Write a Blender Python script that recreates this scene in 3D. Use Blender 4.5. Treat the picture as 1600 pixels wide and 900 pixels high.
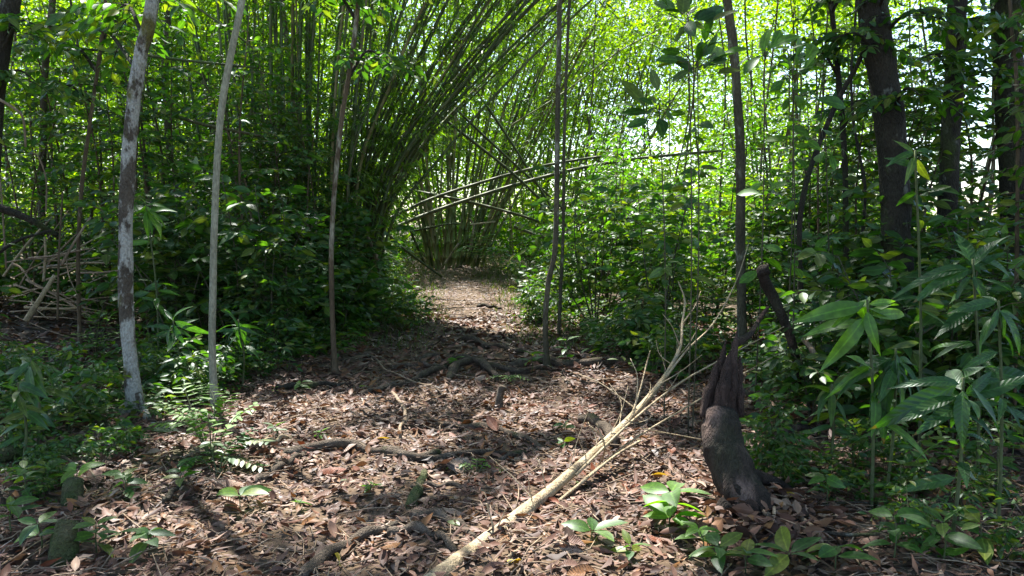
import bpy, math, random
import numpy as np
from mathutils import Matrix, Vector

scene = bpy.context.scene
for o in list(bpy.data.objects):
    bpy.data.objects.remove(o)
COL = scene.collection
rad = math.radians

# ------------------------------------------------------------------ camera
CAM_H, FPX, PITCH = 1.5, 1280.0, rad(4.5)
cam_data = bpy.data.cameras.new('camera')
cam_data.sensor_width = 36.0
cam_data.lens = 36.0 * FPX / 1600.0
cam_data.clip_start = 0.05
cam_data.clip_end = 2000.0
cam = bpy.data.objects.new('camera', cam_data)
COL.objects.link(cam)
cam.location = (0, 0, CAM_H)
cam.rotation_euler = (math.pi / 2 - PITCH, 0, 0)
scene.camera = cam

# ------------------------------------------------------------------ sky, sun, exposure
SUN_EL, SUN_AZ = rad(60), rad(-24)          # azimuth from +Y towards +X
SUN = np.array([math.cos(SUN_EL) * math.sin(SUN_AZ), math.cos(SUN_EL) * math.cos(SUN_AZ), math.sin(SUN_EL)])
world = bpy.data.worlds.new('World')
scene.world = world
world.use_nodes = True
wn = world.node_tree
wn.nodes.clear()
sky = wn.nodes.new('ShaderNodeTexSky')
sky.sky_type = 'NISHITA'
sky.sun_disc = False
sky.sun_elevation = SUN_EL
sky.sun_rotation = SUN_AZ
sky.air_density = 1.0
sky.dust_density = 1.0
bg = wn.nodes.new('ShaderNodeBackground')
bg.inputs['Strength'].default_value = 0.13
wo = wn.nodes.new('ShaderNodeOutputWorld')
wn.links.new(sky.outputs[0], bg.inputs['Color'])
wn.links.new(bg.outputs[0], wo.inputs['Surface'])
sd = bpy.data.lights.new('sun', 'SUN')
sd.energy = 5.0
sd.angle = rad(0.55)
sd.color = (1.0, 0.95, 0.86)
sun = bpy.data.objects.new('sun', sd)
COL.objects.link(sun)
sun.rotation_euler = Vector(SUN).to_track_quat('Z', 'Y').to_euler()

scene.view_settings.view_transform = 'Standard'
scene.view_settings.look = 'None'
scene.view_settings.gamma = 1.0
scene.view_settings.use_curve_mapping = False
scene.view_settings.exposure = 1.78
scene.render.engine = 'CYCLES'
cy = scene.cycles
cy.max_bounces = 4
cy.diffuse_bounces = 2
cy.glossy_bounces = 1
cy.transmission_bounces = 3
cy.transparent_max_bounces = 4
cy.caustics_reflective = False
cy.caustics_refractive = False
cy.sample_clamp_indirect = 4.0
cy.use_denoising = True

# ------------------------------------------------------------------ picture geometry helpers
FWD = np.array([0, math.cos(PITCH), -math.sin(PITCH)])
UPV = np.array([0, math.sin(PITCH), math.cos(PITCH)])
CAM = np.array([0, 0, CAM_H])


def ray(px, py):
    return np.array([(px - 800) / FPX, 0, 0]) + UPV * (-(py - 450) / FPX) + FWD


def P(px, py, Y):
    d = ray(px, py)
    return CAM + d * (Y / d[1])


def gz(x, y):
    x = np.asarray(x, float); y = np.asarray(y, float)
    z = 0.035 * np.sin(1.7 * x + .6) * np.cos(1.3 * y + 1) + 0.02 * np.sin(3.9 * x + 2.1 * y) + .012 * np.sin(7.3 * x - 5.1 * y)
    bank = np.clip((-x - 2.6) / 5.0, 0, 1)
    z = z + 0.35 * bank * bank * (3 - 2 * bank)
    fall = np.clip((x - 5.5) / 18.0, 0, 1) * np.clip((y - 7) / 12, 0, 1)
    z = z - 4.5 * fall * fall * (3 - 2 * fall)
    rise = np.clip((y - 11) / 15.0, 0, 1)
    z = z + .45 * rise * rise * (3 - 2 * rise)
    far = np.clip((y - 40) / 80.0, 0, 1)
    return z * (1 - .6 * far)


def G(px, py, lift=0.0):
    d = ray(px, py)
    t = CAM_H / -d[2]
    p = CAM + d * t
    for _ in range(4):
        t = (CAM_H - float(gz(p[0], p[1]))) / -d[2]
        p = CAM + d * t
    p[2] = float(gz(p[0], p[1])) + lift
    return p


def onground(x, y, lift=0.0):
    return np.array([x, y, float(gz(x, y)) + lift])


rng = np.random.default_rng(11)

# sun flecks on the ground: the crowns overhead are open along these sun rays (x, y, radius)
FLECKS = []


def fleck(px, py, r):
    p = G(px, py)
    FLECKS.append((p[0], p[1], p[2], r * (1.5 if py > 640 and px > 740 else 1.15)))


for a in [(880, 830, .34), (960, 770, .40), (1030, 740, .30), (820, 870, .22), (985, 690, .22), (900, 745, .25), (1010, 830, .28),
          (1040, 640, .22), (980, 850, .2), (1080, 790, .2), (760, 850, .15), (905, 880, .25), (945, 815, .3),
          (860, 645, .35), (800, 660, .25), (560, 690, .22), (500, 640, .42), (470, 730, .3), (600, 730, .3), (640, 640, .35), (540, 760, .28), (420, 800, .25), (650, 690, .3), (330, 820, .2), (580, 860, .2), (200, 830, .2),
          (330, 640, .35), (330, 720, .5), (280, 712, .35), (395, 712, .3), (380, 655, .2), (290, 655, .2), (700, 620, .25), (680, 650, .2), (930, 600, .35),
          (50, 470, .9), (90, 440, .8), (20, 420, .8), (780, 500, 1.0),
          (1140, 740, .14), (1160, 690, .12), (600, 840, .15), (500, 830, .14), (260, 850, .15), (700, 760, .16),
          (1290, 640, .25), (1400, 480, .3), (1320, 700, .12), (400, 690, .15), (160, 740, .14), (420, 600, .2), (350, 870, .12)]:
    fleck(*a)
_F = np.array(FLECKS)


def unshaded(pos):
    """True for leaves that stand clear of the sun rays to the flecks."""
    pos = np.atleast_2d(pos)
    keep = np.ones(len(pos), bool)
    for fx, fy, fz, r in FLECKS:
        k = pos[:, 2] - fz
        qx = pos[:, 0] - SUN[0] / SUN[2] * k - fx
        qy = pos[:, 1] - SUN[1] / SUN[2] * k - fy
        d2 = qx * qx + qy * qy * .55
        keep &= (d2 > (r * (0.75 + .5 * rng.random(len(pos)))) ** 2) | (k < .7)
    return keep


# ------------------------------------------------------------------ mesh builder
class MB:
    def __init__(s):
        s.v, s.t, s.c, s.m, s.n = [], [], [], [], 0

    def add(s, V, T, C, mat=0):
        V = np.asarray(V, float).reshape(-1, 3)
        T = np.asarray(T, int).reshape(-1, 3)
        s.v.append(V); s.t.append(T + s.n); s.c.append(np.asarray(C, float).reshape(-1, 3))
        s.m.append(np.full(len(T), mat)); s.n += len(V)

    def leaves(s, tm, R, O, rnd=None, mat=0):
        K = len(O)
        if K == 0:
            return
        tv, tt, tc = tm
        if rnd is None:
            rnd = rng.random(K)
        V = np.einsum('kij,nj->kni', R, tv) + np.asarray(O)[:, None, :]
        n = len(tv)
        T = tt[None] + (np.arange(K) * n)[:, None, None]
        C = np.repeat(tc[None], K, 0).copy()
        C[:, :, 2] = np.asarray(rnd)[:, None]
        s.add(V.reshape(-1, 3), T.reshape(-1, 3), C.reshape(-1, 3), mat)

    def tube(s, pts, rads, sides=8, mat=0, rnd=0.0, lump=0.0, along=None, rough=0.0):
        pts = np.asarray(pts, float)
        n = len(pts)
        rads = np.broadcast_to(np.asarray(rads, float), (n,))
        tan = np.gradient(pts, axis=0)
        tan /= np.linalg.norm(tan, axis=1)[:, None] + 1e-9
        ref = np.array([0, 0, 1.0]) if abs(tan[0][2]) < .8 else np.array([1.0, 0, 0])
        u = np.cross(tan[0], ref); u /= np.linalg.norm(u)
        U = np.zeros((n, 3)); W = np.zeros((n, 3))
        for i in range(n):
            u = u - tan[i] * np.dot(u, tan[i]); u /= np.linalg.norm(u) + 1e-9
            U[i] = u; W[i] = np.cross(tan[i], u)
        a = np.arange(sides) * 2 * math.pi / sides
        rr = rads[:, None] * np.ones((1, sides))
        if lump:
            ph = rng.random(6) * 6.28
            z = np.linspace(0, 1, n)[:, None] * n * .45
            rr = rr * (1 + lump * (np.sin(2 * a[None] + z + ph[0]) * .5 + np.sin(3 * a[None] - z * 1.7 + ph[1]) * .35 + np.sin(5 * a[None] + z * 2.3 + ph[2]) * .2))
        if rough:
            q1 = rng.normal(0, 1, (n, sides)); q2 = q1.copy()
            for it in range(14):
                q1 = (np.roll(q1, 1, 1) + np.roll(q1, -1, 1) + q1 * 2 + np.vstack([q1[:1], q1[:-1]]) + np.vstack([q1[1:], q1[-1:]])) / 6
                if it < 2:
                    q2 = q1.copy()
            rr = rr * (1 + rough * (q1 / (q1.std() + 1e-9) * .6 + q2 / (q2.std() + 1e-9) * .35))
        V = pts[:, None] + rr[..., None] * (U[:, None] * np.cos(a)[None, :, None] + W[:, None] * np.sin(a)[None, :, None])
        V = V.reshape(-1, 3)
        if along is None:
            seg = np.r_[0, np.cumsum(np.linalg.norm(np.diff(pts, axis=0), axis=1))]
            along = seg
        C = np.zeros((n, sides, 3)); C[..., 0] = np.asarray(along)[:, None]; C[..., 1] = (a / 6.2832)[None]; C[..., 2] = rnd
        i = np.arange(n - 1)[:, None]; j = np.arange(sides)[None]
        j2 = (j + 1) % sides
        A = i * sides + j; B = i * sides + j2; D = (i + 1) * sides + j; E = (i + 1) * sides + j2
        T = np.concatenate([np.stack([A, B, E], -1).reshape(-1, 3), np.stack([A, E, D], -1).reshape(-1, 3)])
        # end caps
        V = np.vstack([V, pts[0], pts[-1]])
        C = np.vstack([C.reshape(-1, 3), [[along[0], 0, rnd]], [[along[-1], 0, rnd]]])
        jj = np.arange(sides); k2 = (jj + 1) % sides
        T = np.vstack([T, np.stack([k2, jj, np.full(sides, n * sides)], -1),
                       np.stack([(n - 1) * sides + jj, (n - 1) * sides + k2, np.full(sides, n * sides + 1)], -1)])
        s.add(V, T, C, mat)

    def mesh(s, name, mats, smooth=True):
        me = bpy.data.meshes.new(name)
        V = np.concatenate(s.v); T = np.concatenate(s.t); C = np.concatenate(s.c); M = np.concatenate(s.m)
        me.vertices.add(len(V)); me.vertices.foreach_set('co', V.astype(np.float32).ravel())
        me.loops.add(3 * len(T)); me.loops.foreach_set('vertex_index', T.astype(np.int32).ravel())
        me.polygons.add(len(T)); me.polygons.foreach_set('loop_start', (np.arange(len(T)) * 3).astype(np.int32))
        me.polygons.foreach_set('material_index', M.astype(np.int32))
        me.polygons.foreach_set('use_smooth', np.full(len(T), smooth))
        at = me.attributes.new('lc', 'FLOAT_VECTOR', 'POINT')
        at.data.foreach_set('vector', C.astype(np.float32).ravel())
        for m in (mats if isinstance(mats, (list, tuple)) else [mats]):
            me.materials.append(m)
        me.update(calc_edges=True)
        return me


def link(name, me, parent=None, loc=None, mat4=None):
    o = bpy.data.objects.new(name, me)
    COL.objects.link(o)
    if parent is not None:
        o.parent = parent
    if mat4 is not None:
        o.matrix_basis = mat4
    elif loc is not None:
        o.location = [float(q) for q in loc]
    return o


def tag(o, label=None, cat=None, group=None, kind=None):
    if label: o['label'] = label
    if cat: o['category'] = cat
    if group: o['group'] = group
    if kind: o['kind'] = kind
    return o


def empty(name, loc, label, cat, group=None):
    o = link(name, None, loc=loc)
    o.empty_display_size = .1
    return tag(o, label, cat, group)


def smooth(pts, n=24):
    p = np.asarray(pts, float)
    if len(p) == 2:
        return p[0] + (p[1] - p[0]) * np.linspace(0, 1, n)[:, None]
    q = np.vstack([2 * p[0] - p[1], p, 2 * p[-1] - p[-2]])
    seg = len(p) - 1
    out = []
    for u in np.linspace(0, seg - 1e-6, n):
        i = int(u); f = u - i
        a, b, c, d = q[i], q[i + 1], q[i + 2], q[i + 3]
        out.append(.5 * (2 * b + (c - a) * f + (2 * a - 5 * b + 4 * c - d) * f * f + (-a + 3 * b - 3 * c + d) * f ** 3))
    return np.array(out)


def nrm(a):
    a = np.asarray(a, float)
    return a / (np.linalg.norm(a, axis=-1, keepdims=True) + 1e-9)


def frames(d, up, scale):
    """columns x, y, z: leaf grows along y, its face is z"""
    d = nrm(np.atleast_2d(d)); up = np.broadcast_to(np.asarray(up, float), d.shape)
    x = nrm(np.cross(d, up)); z = np.cross(x, d)
    return np.stack([x, d, z], -1) * np.broadcast_to(np.asarray(scale, float), (len(d),))[:, None, None]


def rup(K, wob=.45):
    """leaf normals scattered round straight up"""
    u = np.zeros((K, 3)); u[:, 2] = 1
    return u + rng.normal(0, wob, (K, 3))


def mat4(R, off):
    m = Matrix.Identity(4)
    for i in range(3):
        for j in range(3):
            m[i][j] = float(R[i][j])
        m[i][3] = float(off[i])
    return m


# ------------------------------------------------------------------ leaf shapes (unit length)
def leaf_shape(W=.36, n=5, fold=.3, curl=.25, a=.85, b=.8, wave=0.0, stalk=.06, crumple=0.0, seed=0, tip=1.0):
    r = np.random.default_rng(seed)
    V, C, T = [], [], []
    V.append((0, 0, 0)); C.append((0, 0, 0))
    V.append((0, stalk, 0)); C.append((0, 0, 0))
    W2 = .5 * W

    def ctr(t):
        return np.array([0, stalk + (1 - stalk) * (t - .10 * curl * t * t), -curl * t * t * .8])
    rows = []
    for i in range(1, n):
        t = i / n
        w = W2 * (math.sin(math.pi * t ** a) ** b) * (1 if t < .6 else 1 - (1 - tip) * (t - .6) / .4)
        c = ctr(t)
        zz = fold * w + wave * math.sin(7 * t + seed)
        cr = r.normal(0, crumple, 3) if crumple else (0, 0, 0)
        k = len(V)
        V += [tuple(c + [-w, 0, zz + cr[0]]), tuple(c + [0, 0, cr[1]]), tuple(c + [w, 0, fold * w - wave * math.sin(7 * t + seed + 1) + cr[2]])]
        C += [(t, 1, 0), (t, 0, 0), (t, 1, 0)]
        rows.append(k)
    V.append(tuple(ctr(1.0))); C.append((1, 0, 0))
    e = len(V) - 1
    k = rows[0]
    # a narrow stalk then the blade
    T += [(1, k + 1, k), (1, k + 2, k + 1)]
    for p, q in zip(rows[:-1], rows[1:]):
        T += [(p, p + 1, q + 1), (p, q + 1, q), (p + 1, p + 2, q + 2), (p + 1, q + 2, q + 1)]
    T += [(rows[-1], rows[-1] + 1, e), (rows[-1] + 1, rows[-1] + 2, e)]
    # stalk as a sliver
    V.append((.008, 0, 0)); C.append((0, 0, 0))
    T.append((0, len(V) - 1, 1))
    return np.array(V, float), np.array(T), np.array(C, float)


def kite(W=.3, mid=.45, fold=.2, droop=.15):
    V = np.array([(0, 0, 0), (-W / 2, mid, fold * W / 2 - droop * .2), (W / 2, mid, fold * W / 2 - droop * .2), (0, 1, -droop), (0, mid, -droop * .2)], float)
    T = np.array([(0, 4, 1), (1, 4, 3), (0, 2, 4), (4, 2, 3)])
    C = np.array([(0, 0, 0), (.45, 1, 0), (.45, 1, 0), (1, 0, 0), (.45, 0, 0)], float)
    return V, T, C


L_OV = leaf_shape(.42, 4, .25, .22)
L_EL = leaf_shape(.36, 4, .3, .3)
L_LAN = leaf_shape(.24, 5, .35, .35, a=.75)
L_BIG = [leaf_shape(.19 + .03 * (i % 3), 9, .25, (.15, .35, .6, .8, .3, .5)[i], a=.72, b=.95, wave=(.012, .022, .018, .01, .025, .02)[i], seed=i) for i in range(6)]
L_OBO = [leaf_shape(.36, 7, .2, .15 + .15 * i, a=1.35, b=.85, seed=i) for i in range(3)]
L_SM = [leaf_shape(.38 + .03 * i, 6, .25, .15 + .15 * i, a=.85, wave=.01, seed=i) for i in range(3)]
L_KITE = kite(.42)
L_BAM = kite(.16, .35, .2, .25)
L_KITE2 = (np.array([(0, 0, 0), (-.21, .45, .03), (.21, .45, .03), (0, 1, -.1)], float), np.array([(0, 3, 1), (0, 2, 3)]),
           np.array([(0, 0, 0), (.45, 1, 0), (.45, 1, 0), (1, 0, 0)], float))
L_TINY = kite(.5, .45, .2, .1)
L_DEAD = [leaf_shape(.34 + .06 * (i % 4), 4, (-.5, .6, .3, -.25, .9, -.8)[i], (.3, -.35, .5, -.2, .15, .6)[i], a=.9, crumple=.03, seed=i + 20) for i in range(6)]
L_DEADF = [leaf_shape(.36 + .05 * (i % 3), 6, (-.4, .5, .25, -.2, .7, -.6)[i], (.3, -.3, .5, -.2, .15, .5)[i], a=.9, crumple=.022, seed=i + 40) for i in range(6)]


# ------------------------------------------------------------------ materials
def newmat(name):
    m = bpy.data.materials.new(name)
    m.use_nodes = True
    nt = m.node_tree
    nt.nodes.clear()
    return m, nt, (lambda t, **k: _node(nt, t, **k)), nt.links.new


def _node(nt, t, **k):
    n = nt.nodes.new('ShaderNode' + t)
    for a, v in k.items():
        setattr(n, a, v)
    return n


def ramp(N, stops, interp='LINEAR'):
    r = N('ValToRGB')
    e = r.color_ramp.elements
    r.color_ramp.interpolation = interp
    while len(e) < len(stops):
        e.new(.5)
    for x, (p, c) in zip(e, stops):
        x.position = p
        x.color = (*c, 1)
    return r


def leaf_mat(name, cols, trans=(1.9, 2.3, .35), tf=.45, rough=.42, spec=.05, rib=.35, veins=0.0, dots=0.0):
    m, nt, N, Lk = newmat(name)
    at = N('Attribute', attribute_name='lc')
    sx = N('SeparateXYZ'); Lk(at.outputs['Vector'], sx.inputs[0])
    oi = N('ObjectInfo')
    ad = N('Math', operation='ADD'); Lk(sx.outputs[2], ad.inputs[0]); Lk(oi.outputs['Random'], ad.inputs[1])
    fr = N('Math', operation='FRACT'); Lk(ad.outputs[0], fr.inputs[0])
    k = len(cols)
    r = ramp(N, [(i / (k - 1), c) for i, c in enumerate(cols)])
    Lk(fr.outputs[0], r.inputs[0])
    col = r.outputs[0]
    tc = N('TexCoord')
    no = N('TexNoise'); no.inputs['Scale'].default_value = 9.0; no.inputs['Detail'].default_value = 3
    Lk(tc.outputs['Object'], no.inputs['Vector'])
    mr = N('MapRange'); Lk(no.outputs[0], mr.inputs[0]); mr.inputs[1].default_value = .3; mr.inputs[2].default_value = .7
    mr.inputs[3].default_value = .7; mr.inputs[4].default_value = 1.3
    vm = N('VectorMath', operation='SCALE'); Lk(col, vm.inputs[0]); Lk(mr.outputs[0], vm.inputs['Scale'])
    col = vm.outputs[0]
    if rib:
        rr = N('MapRange'); Lk(sx.outputs[1], rr.inputs[0])
        rr.inputs[1].default_value = 0; rr.inputs[2].default_value = .16; rr.inputs[3].default_value = 1 + rib * 2; rr.inputs[4].default_value = 1
        v2 = N('VectorMath', operation='SCALE'); Lk(col, v2.inputs[0]); Lk(rr.outputs[0], v2.inputs['Scale'])
        col = v2.outputs[0]
    if veins:
        tm_n = N('Math', operation='MULTIPLY_ADD'); Lk(no.outputs[0], tm_n.inputs[0]); tm_n.inputs[1].default_value = .55; Lk(sx.outputs[0], tm_n.inputs[2])
        tr_ = N('MapRange'); Lk(tm_n.outputs[0], tr_.inputs[0]); tr_.inputs[1].default_value = 1.22; tr_.inputs[2].default_value = 1.27; tr_.inputs[4].default_value = .85
        bm = N('MixRGB'); Lk(tr_.outputs[0], bm.inputs[0]); Lk(col, bm.inputs[1]); bm.inputs[2].default_value = (.10, .06, .025, 1)
        col = bm.outputs[0]
    dif = N('BsdfDiffuse'); Lk(col, dif.inputs[0])
    vt = N('VectorMath', operation='MULTIPLY'); Lk(col, vt.inputs[0]); vt.inputs[1].default_value = trans
    tr = N('BsdfTranslucent'); Lk(vt.outputs[0], tr.inputs[0])
    mx = N('MixShader'); mx.inputs[0].default_value = tf
    Lk(dif.outputs[0], mx.inputs[1]); Lk(tr.outputs[0], mx.inputs[2])
    gl = N('BsdfGlossy'); gl.inputs['Roughness'].default_value = rough
    gl.inputs['Color'].default_value = (.9, .95, 1, 1)
    fz = N('LayerWeight'); fz.inputs[0].default_value = .5
    pw = N('Math', operation='POWER'); Lk(fz.outputs['Facing'], pw.inputs[0]); pw.inputs[1].default_value = 4.0
    g2 = N('Math', operation='MULTIPLY_ADD'); Lk(pw.outputs[0], g2.inputs[0]); g2.inputs[1].default_value = .25; g2.inputs[2].default_value = spec * .5
    m2 = N('MixShader'); Lk(g2.outputs[0], m2.inputs[0]); Lk(mx.outputs[0], m2.inputs[1]); Lk(gl.outputs[0], m2.inputs[2])
    if veins:
        wv = N('Math', operation='MULTIPLY_ADD'); Lk(sx.outputs[0], wv.inputs[0]); wv.inputs[1].default_value = 75.0
        sc = N('Math', operation='MULTIPLY'); Lk(sx.outputs[1], sc.inputs[0]); sc.inputs[1].default_value = -9.0
        Lk(sc.outputs[0], wv.inputs[2])
        sn = N('Math', operation='SINE'); Lk(wv.outputs[0], sn.inputs[0])
        n3 = N('Math', operation='MULTIPLY_ADD'); Lk(no.outputs[0], n3.inputs[0]); n3.inputs[1].default_value = 2.5; Lk(sn.outputs[0], n3.inputs[2])
        bp = N('Bump'); bp.inputs['Strength'].default_value = veins; bp.inputs['Distance'].default_value = .004
        Lk(n3.outputs[0], bp.inputs['Height'])
        for b in (dif, tr, gl):
            Lk(bp.outputs[0], b.inputs['Normal'])
    out = N('OutputMaterial'); Lk(m2.outputs[0], out.inputs[0])
    return m


def bark_mat(name, cols, scale=5.0, stretch=.35, bump=.5, rough=.85, patch=None, moss=None, rings=0.0, stops=None):
    """noise-mottled bark in object space; patch = (colour, scale, threshold) lichen; moss the same"""
    m, nt, N, Lk = newmat(name)
    tc = N('TexCoord'); oi = N('ObjectInfo')
    mp = N('Mapping'); mp.inputs['Scale'].default_value = (1, 1, stretch)
    Lk(tc.outputs['Object'], mp.inputs['Vector'])
    of = N('VectorMath', operation='ADD'); Lk(mp.outputs[0], of.inputs[0])
    sc = N('VectorMath', operation='SCALE'); sc.inputs[0].default_value = (37, 17, 29); Lk(oi.outputs['Random'], sc.inputs['Scale'])
    Lk(sc.outputs[0], of.inputs[1])
    n1 = N('TexNoise'); n1.inputs['Scale'].default_value = scale; n1.inputs['Detail'].default_value = 7; n1.inputs['Roughness'].default_value = .65
    Lk(of.outputs[0], n1.inputs['Vector'])
    k = len(cols)
    stops = stops or [.3 + .4 * i / (k - 1) for i in range(k)]
    r = ramp(N, list(zip(stops, cols))); Lk(n1.outputs[0], r.inputs[0])
    col = r.outputs[0]
    for spec in (patch, moss):
        if not spec:
            continue
        c, s, th, soft = spec
        n2 = N('TexNoise'); n2.inputs['Scale'].default_value = s; n2.inputs['Detail'].default_value = 5; n2.inputs['Roughness'].default_value = .6
        o2 = N('VectorMath', operation='ADD'); Lk(of.outputs[0], o2.inputs[0]); o2.inputs[1].default_value = (s, 3.3 * s, 1.7)
        Lk(o2.outputs[0], n2.inputs['Vector'])
        mr = N('MapRange'); Lk(n2.outputs[0], mr.inputs[0]); mr.inputs[1].default_value = th - soft; mr.inputs[2].default_value = th + soft
        mix = N('MixRGB'); Lk(mr.outputs[0], mix.inputs[0]); Lk(col, mix.inputs[1]); mix.inputs[2].default_value = (*c, 1)
        col = mix.outputs[0]
    fine = N('TexNoise'); fine.inputs['Scale'].default_value = scale * 9; fine.inputs['Detail'].default_value = 4
    Lk(of.outputs[0], fine.inputs['Vector'])
    mr = N('MapRange'); Lk(fine.outputs[0], mr.inputs[0]); mr.inputs[1].default_value = .3; mr.inputs[2].default_value = .7; mr.inputs[3].default_value = .65; mr.inputs[4].default_value = 1.25
    vs = N('VectorMath', operation='SCALE'); Lk(col, vs.inputs[0]); Lk(mr.outputs[0], vs.inputs['Scale'])
    col = vs.outputs[0]
    if rings:
        at = N('Attribute', attribute_name='lc'); sx = N('SeparateXYZ'); Lk(at.outputs['Vector'], sx.inputs[0])
        fr = N('Math', operation='FRACT'); Lk(sx.outputs[0], fr.inputs[0])
        rr = ramp(N, [(0, (1.7, 1.7, 1.5)), (.04, (.45, .42, .36)), (.09, (1.1, 1.1, 1.05)), (.8, (.95, .95, .95)), (1, (.85, .85, .8))])
        Lk(fr.outputs[0], rr.inputs[0])
        mu = N('VectorMath', operation='MULTIPLY'); Lk(col, mu.inputs[0]); Lk(rr.outputs[0], mu.inputs[1]); col = mu.outputs[0]
    bs = N('BsdfPrincipled'); Lk(col, bs.inputs['Base Color']); bs.inputs['Roughness'].default_value = rough
    bs.inputs['Specular IOR Level'].default_value = .3
    if bump:
        bp = N('Bump'); bp.inputs['Strength'].default_value = bump; bp.inputs['Distance'].default_value = .035
        ms = N('Math', operation='ADD'); Lk(n1.outputs[0], ms.inputs[0]); Lk(fine.outputs[0], ms.inputs[1])
        Lk(ms.outputs[0], bp.inputs['Height']); Lk(bp.outputs[0], bs.inputs['Normal'])
    out = N('OutputMaterial'); Lk(bs.outputs[0], out.inputs[0])
    return m


M = {}
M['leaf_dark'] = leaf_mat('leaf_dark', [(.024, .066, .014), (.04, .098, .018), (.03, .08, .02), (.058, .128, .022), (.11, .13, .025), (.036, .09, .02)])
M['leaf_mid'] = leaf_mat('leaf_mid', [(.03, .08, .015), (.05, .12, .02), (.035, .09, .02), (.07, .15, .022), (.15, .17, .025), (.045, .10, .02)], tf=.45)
M['leaf_lit'] = leaf_mat('leaf_lit', [(.06, .14, .015), (.09, .19, .02), (.07, .16, .02), (.12, .22, .025), (.06, .15, .02)], tf=.5)  # brighter greens put sunlight into the leaf colour; pale leaves use it too
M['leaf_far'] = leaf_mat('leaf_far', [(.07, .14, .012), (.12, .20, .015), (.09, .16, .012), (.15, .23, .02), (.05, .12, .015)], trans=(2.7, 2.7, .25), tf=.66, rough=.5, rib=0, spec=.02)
M['leaf_bamboo'] = leaf_mat('leaf_bamboo', [(.05, .11, .015), (.09, .17, .02), (.065, .13, .015), (.11, .19, .02), (.12, .16, .03)], trans=(2.2, 2.4, .35), tf=.58, rib=0)
M['leaf_big'] = leaf_mat('leaf_big', [(.025, .075, .018), (.035, .09, .022), (.03, .08, .025), (.05, .12, .022), (.028, .08, .02)], rough=.4, spec=.05, rib=.3, veins=.2)
M['leaf_fern'] = leaf_mat('leaf_fern', [(.10, .20, .018), (.14, .26, .022), (.11, .22, .02), (.16, .28, .025)], tf=.45, rib=.2)
M['leaf_crown'] = leaf_mat('leaf_crown', [(.03, .07, .014), (.05, .10, .02), (.04, .085, .016), (.06, .12, .02)], tf=.4, rib=0)
M['grass'] = leaf_mat('grass', [(.045, .08, .015), (.065, .09, .022), (.04, .085, .015), (.12, .105, .035), (.055, .095, .018)], tf=.35, rib=0)
DEADC = [(.055, .026, .018), (.12, .06, .04), (.19, .108, .075), (.09, .044, .03), (.155, .085, .06), (.15, .045, .02), (.28, .178, .125), (.065, .034, .025), (.21, .10, .036), (.135, .075, .055), (.04, .023, .017), (.34, .235, .17)]
M['dead'] = leaf_mat('dead', DEADC, trans=(1.1, .9, .6), tf=.12, rough=.55, spec=.025, rib=.15)
M['dead_near'] = leaf_mat('dead_near', DEADC, trans=(1.1, .9, .6), tf=.12, rough=.5, spec=.035, rib=.25, veins=.4)
M['dead_yellow'] = leaf_mat('dead_yellow', [(.5, .38, .03), (.45, .30, .03), (.42, .40, .04)], trans=(1.1, 1, .5), tf=.3, rough=.45)
M['dead_grey'] = leaf_mat('dead_grey', [(.16, .115, .09), (.20, .145, .115)], trans=(1, .9, .8), tf=.1, rough=.6, veins=.9)
M['bark_mottled'] = bark_mat('bark_mottled', [(.06, .046, .034), (.095, .076, .058), (.14, .115, .09)], 9, .6, .8,
                             patch=((.40, .385, .345), 8.0, .485, .035), moss=((.13, .12, .035), 4.3, .60, .05))
M['bark_pale'] = bark_mat('bark_pale', [(.21, .20, .14), (.30, .288, .21), (.38, .365, .28)], 8, .4, .4,
                          patch=((.15, .15, .11), 2.5, .60, .05), moss=((.10, .12, .06), 3.3, .64, .05))
M['bark_sapling'] = bark_mat('bark_sapling', [(.065, .044, .026), (.105, .074, .044), (.15, .108, .068)], 7, .35, .4,
                             patch=((.30, .28, .21), 6, .62, .04))
M['bark_dark'] = bark_mat('bark_dark', [(.02, .017, .013), (.038, .032, .024), (.06, .051, .038)], 7, .45, 1.0,
                          patch=((.17, .17, .145), 9, .66, .04), moss=((.05, .06, .02), 3, .60, .06))
M['bark_grey'] = bark_mat('bark_grey', [(.055, .046, .028), (.085, .072, .045), (.13, .112, .072)], 7, .45, .6,
                          patch=((.24, .23, .17), 8, .63, .04))
M['twig'] = bark_mat('twig', [(.05, .045, .03), (.08, .075, .045), (.10, .09, .06)], 8, .5, 0)
M['green_stem'] = bark_mat('green_stem', [(.06, .08, .03), (.08, .10, .04), (.10, .11, .06)], 8, .5, 0)
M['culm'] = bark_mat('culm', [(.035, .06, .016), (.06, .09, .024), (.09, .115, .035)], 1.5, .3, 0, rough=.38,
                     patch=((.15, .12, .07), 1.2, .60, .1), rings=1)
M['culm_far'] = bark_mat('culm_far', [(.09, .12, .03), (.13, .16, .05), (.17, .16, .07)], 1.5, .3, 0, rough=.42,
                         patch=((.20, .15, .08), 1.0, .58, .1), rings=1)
M['culm_dead'] = bark_mat('culm_dead', [(.03, .042, .014), (.05, .064, .02), (.08, .088, .03)], 2, .4, 0, rough=.5, rings=1)
M['culm_yellow'] = bark_mat('culm_yellow', [(.13, .12, .04), (.20, .17, .07), (.26, .21, .11)], 2, .4, 0, rough=.5, rings=1)
M['dry_pale'] = bark_mat('dry_pale', [(.27, .20, .11), (.40, .31, .19), (.50, .41, .28)], 9, 1, .5, rough=.65,
                         patch=((.19, .14, .09), 7, .60, .05), moss=((.30, .28, .24), 5, .62, .05))
M['dry_stick'] = bark_mat('dry_stick', [(.16, .11, .075), (.26, .19, .13), (.36, .28, .20)], 7, .3, .3)
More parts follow.
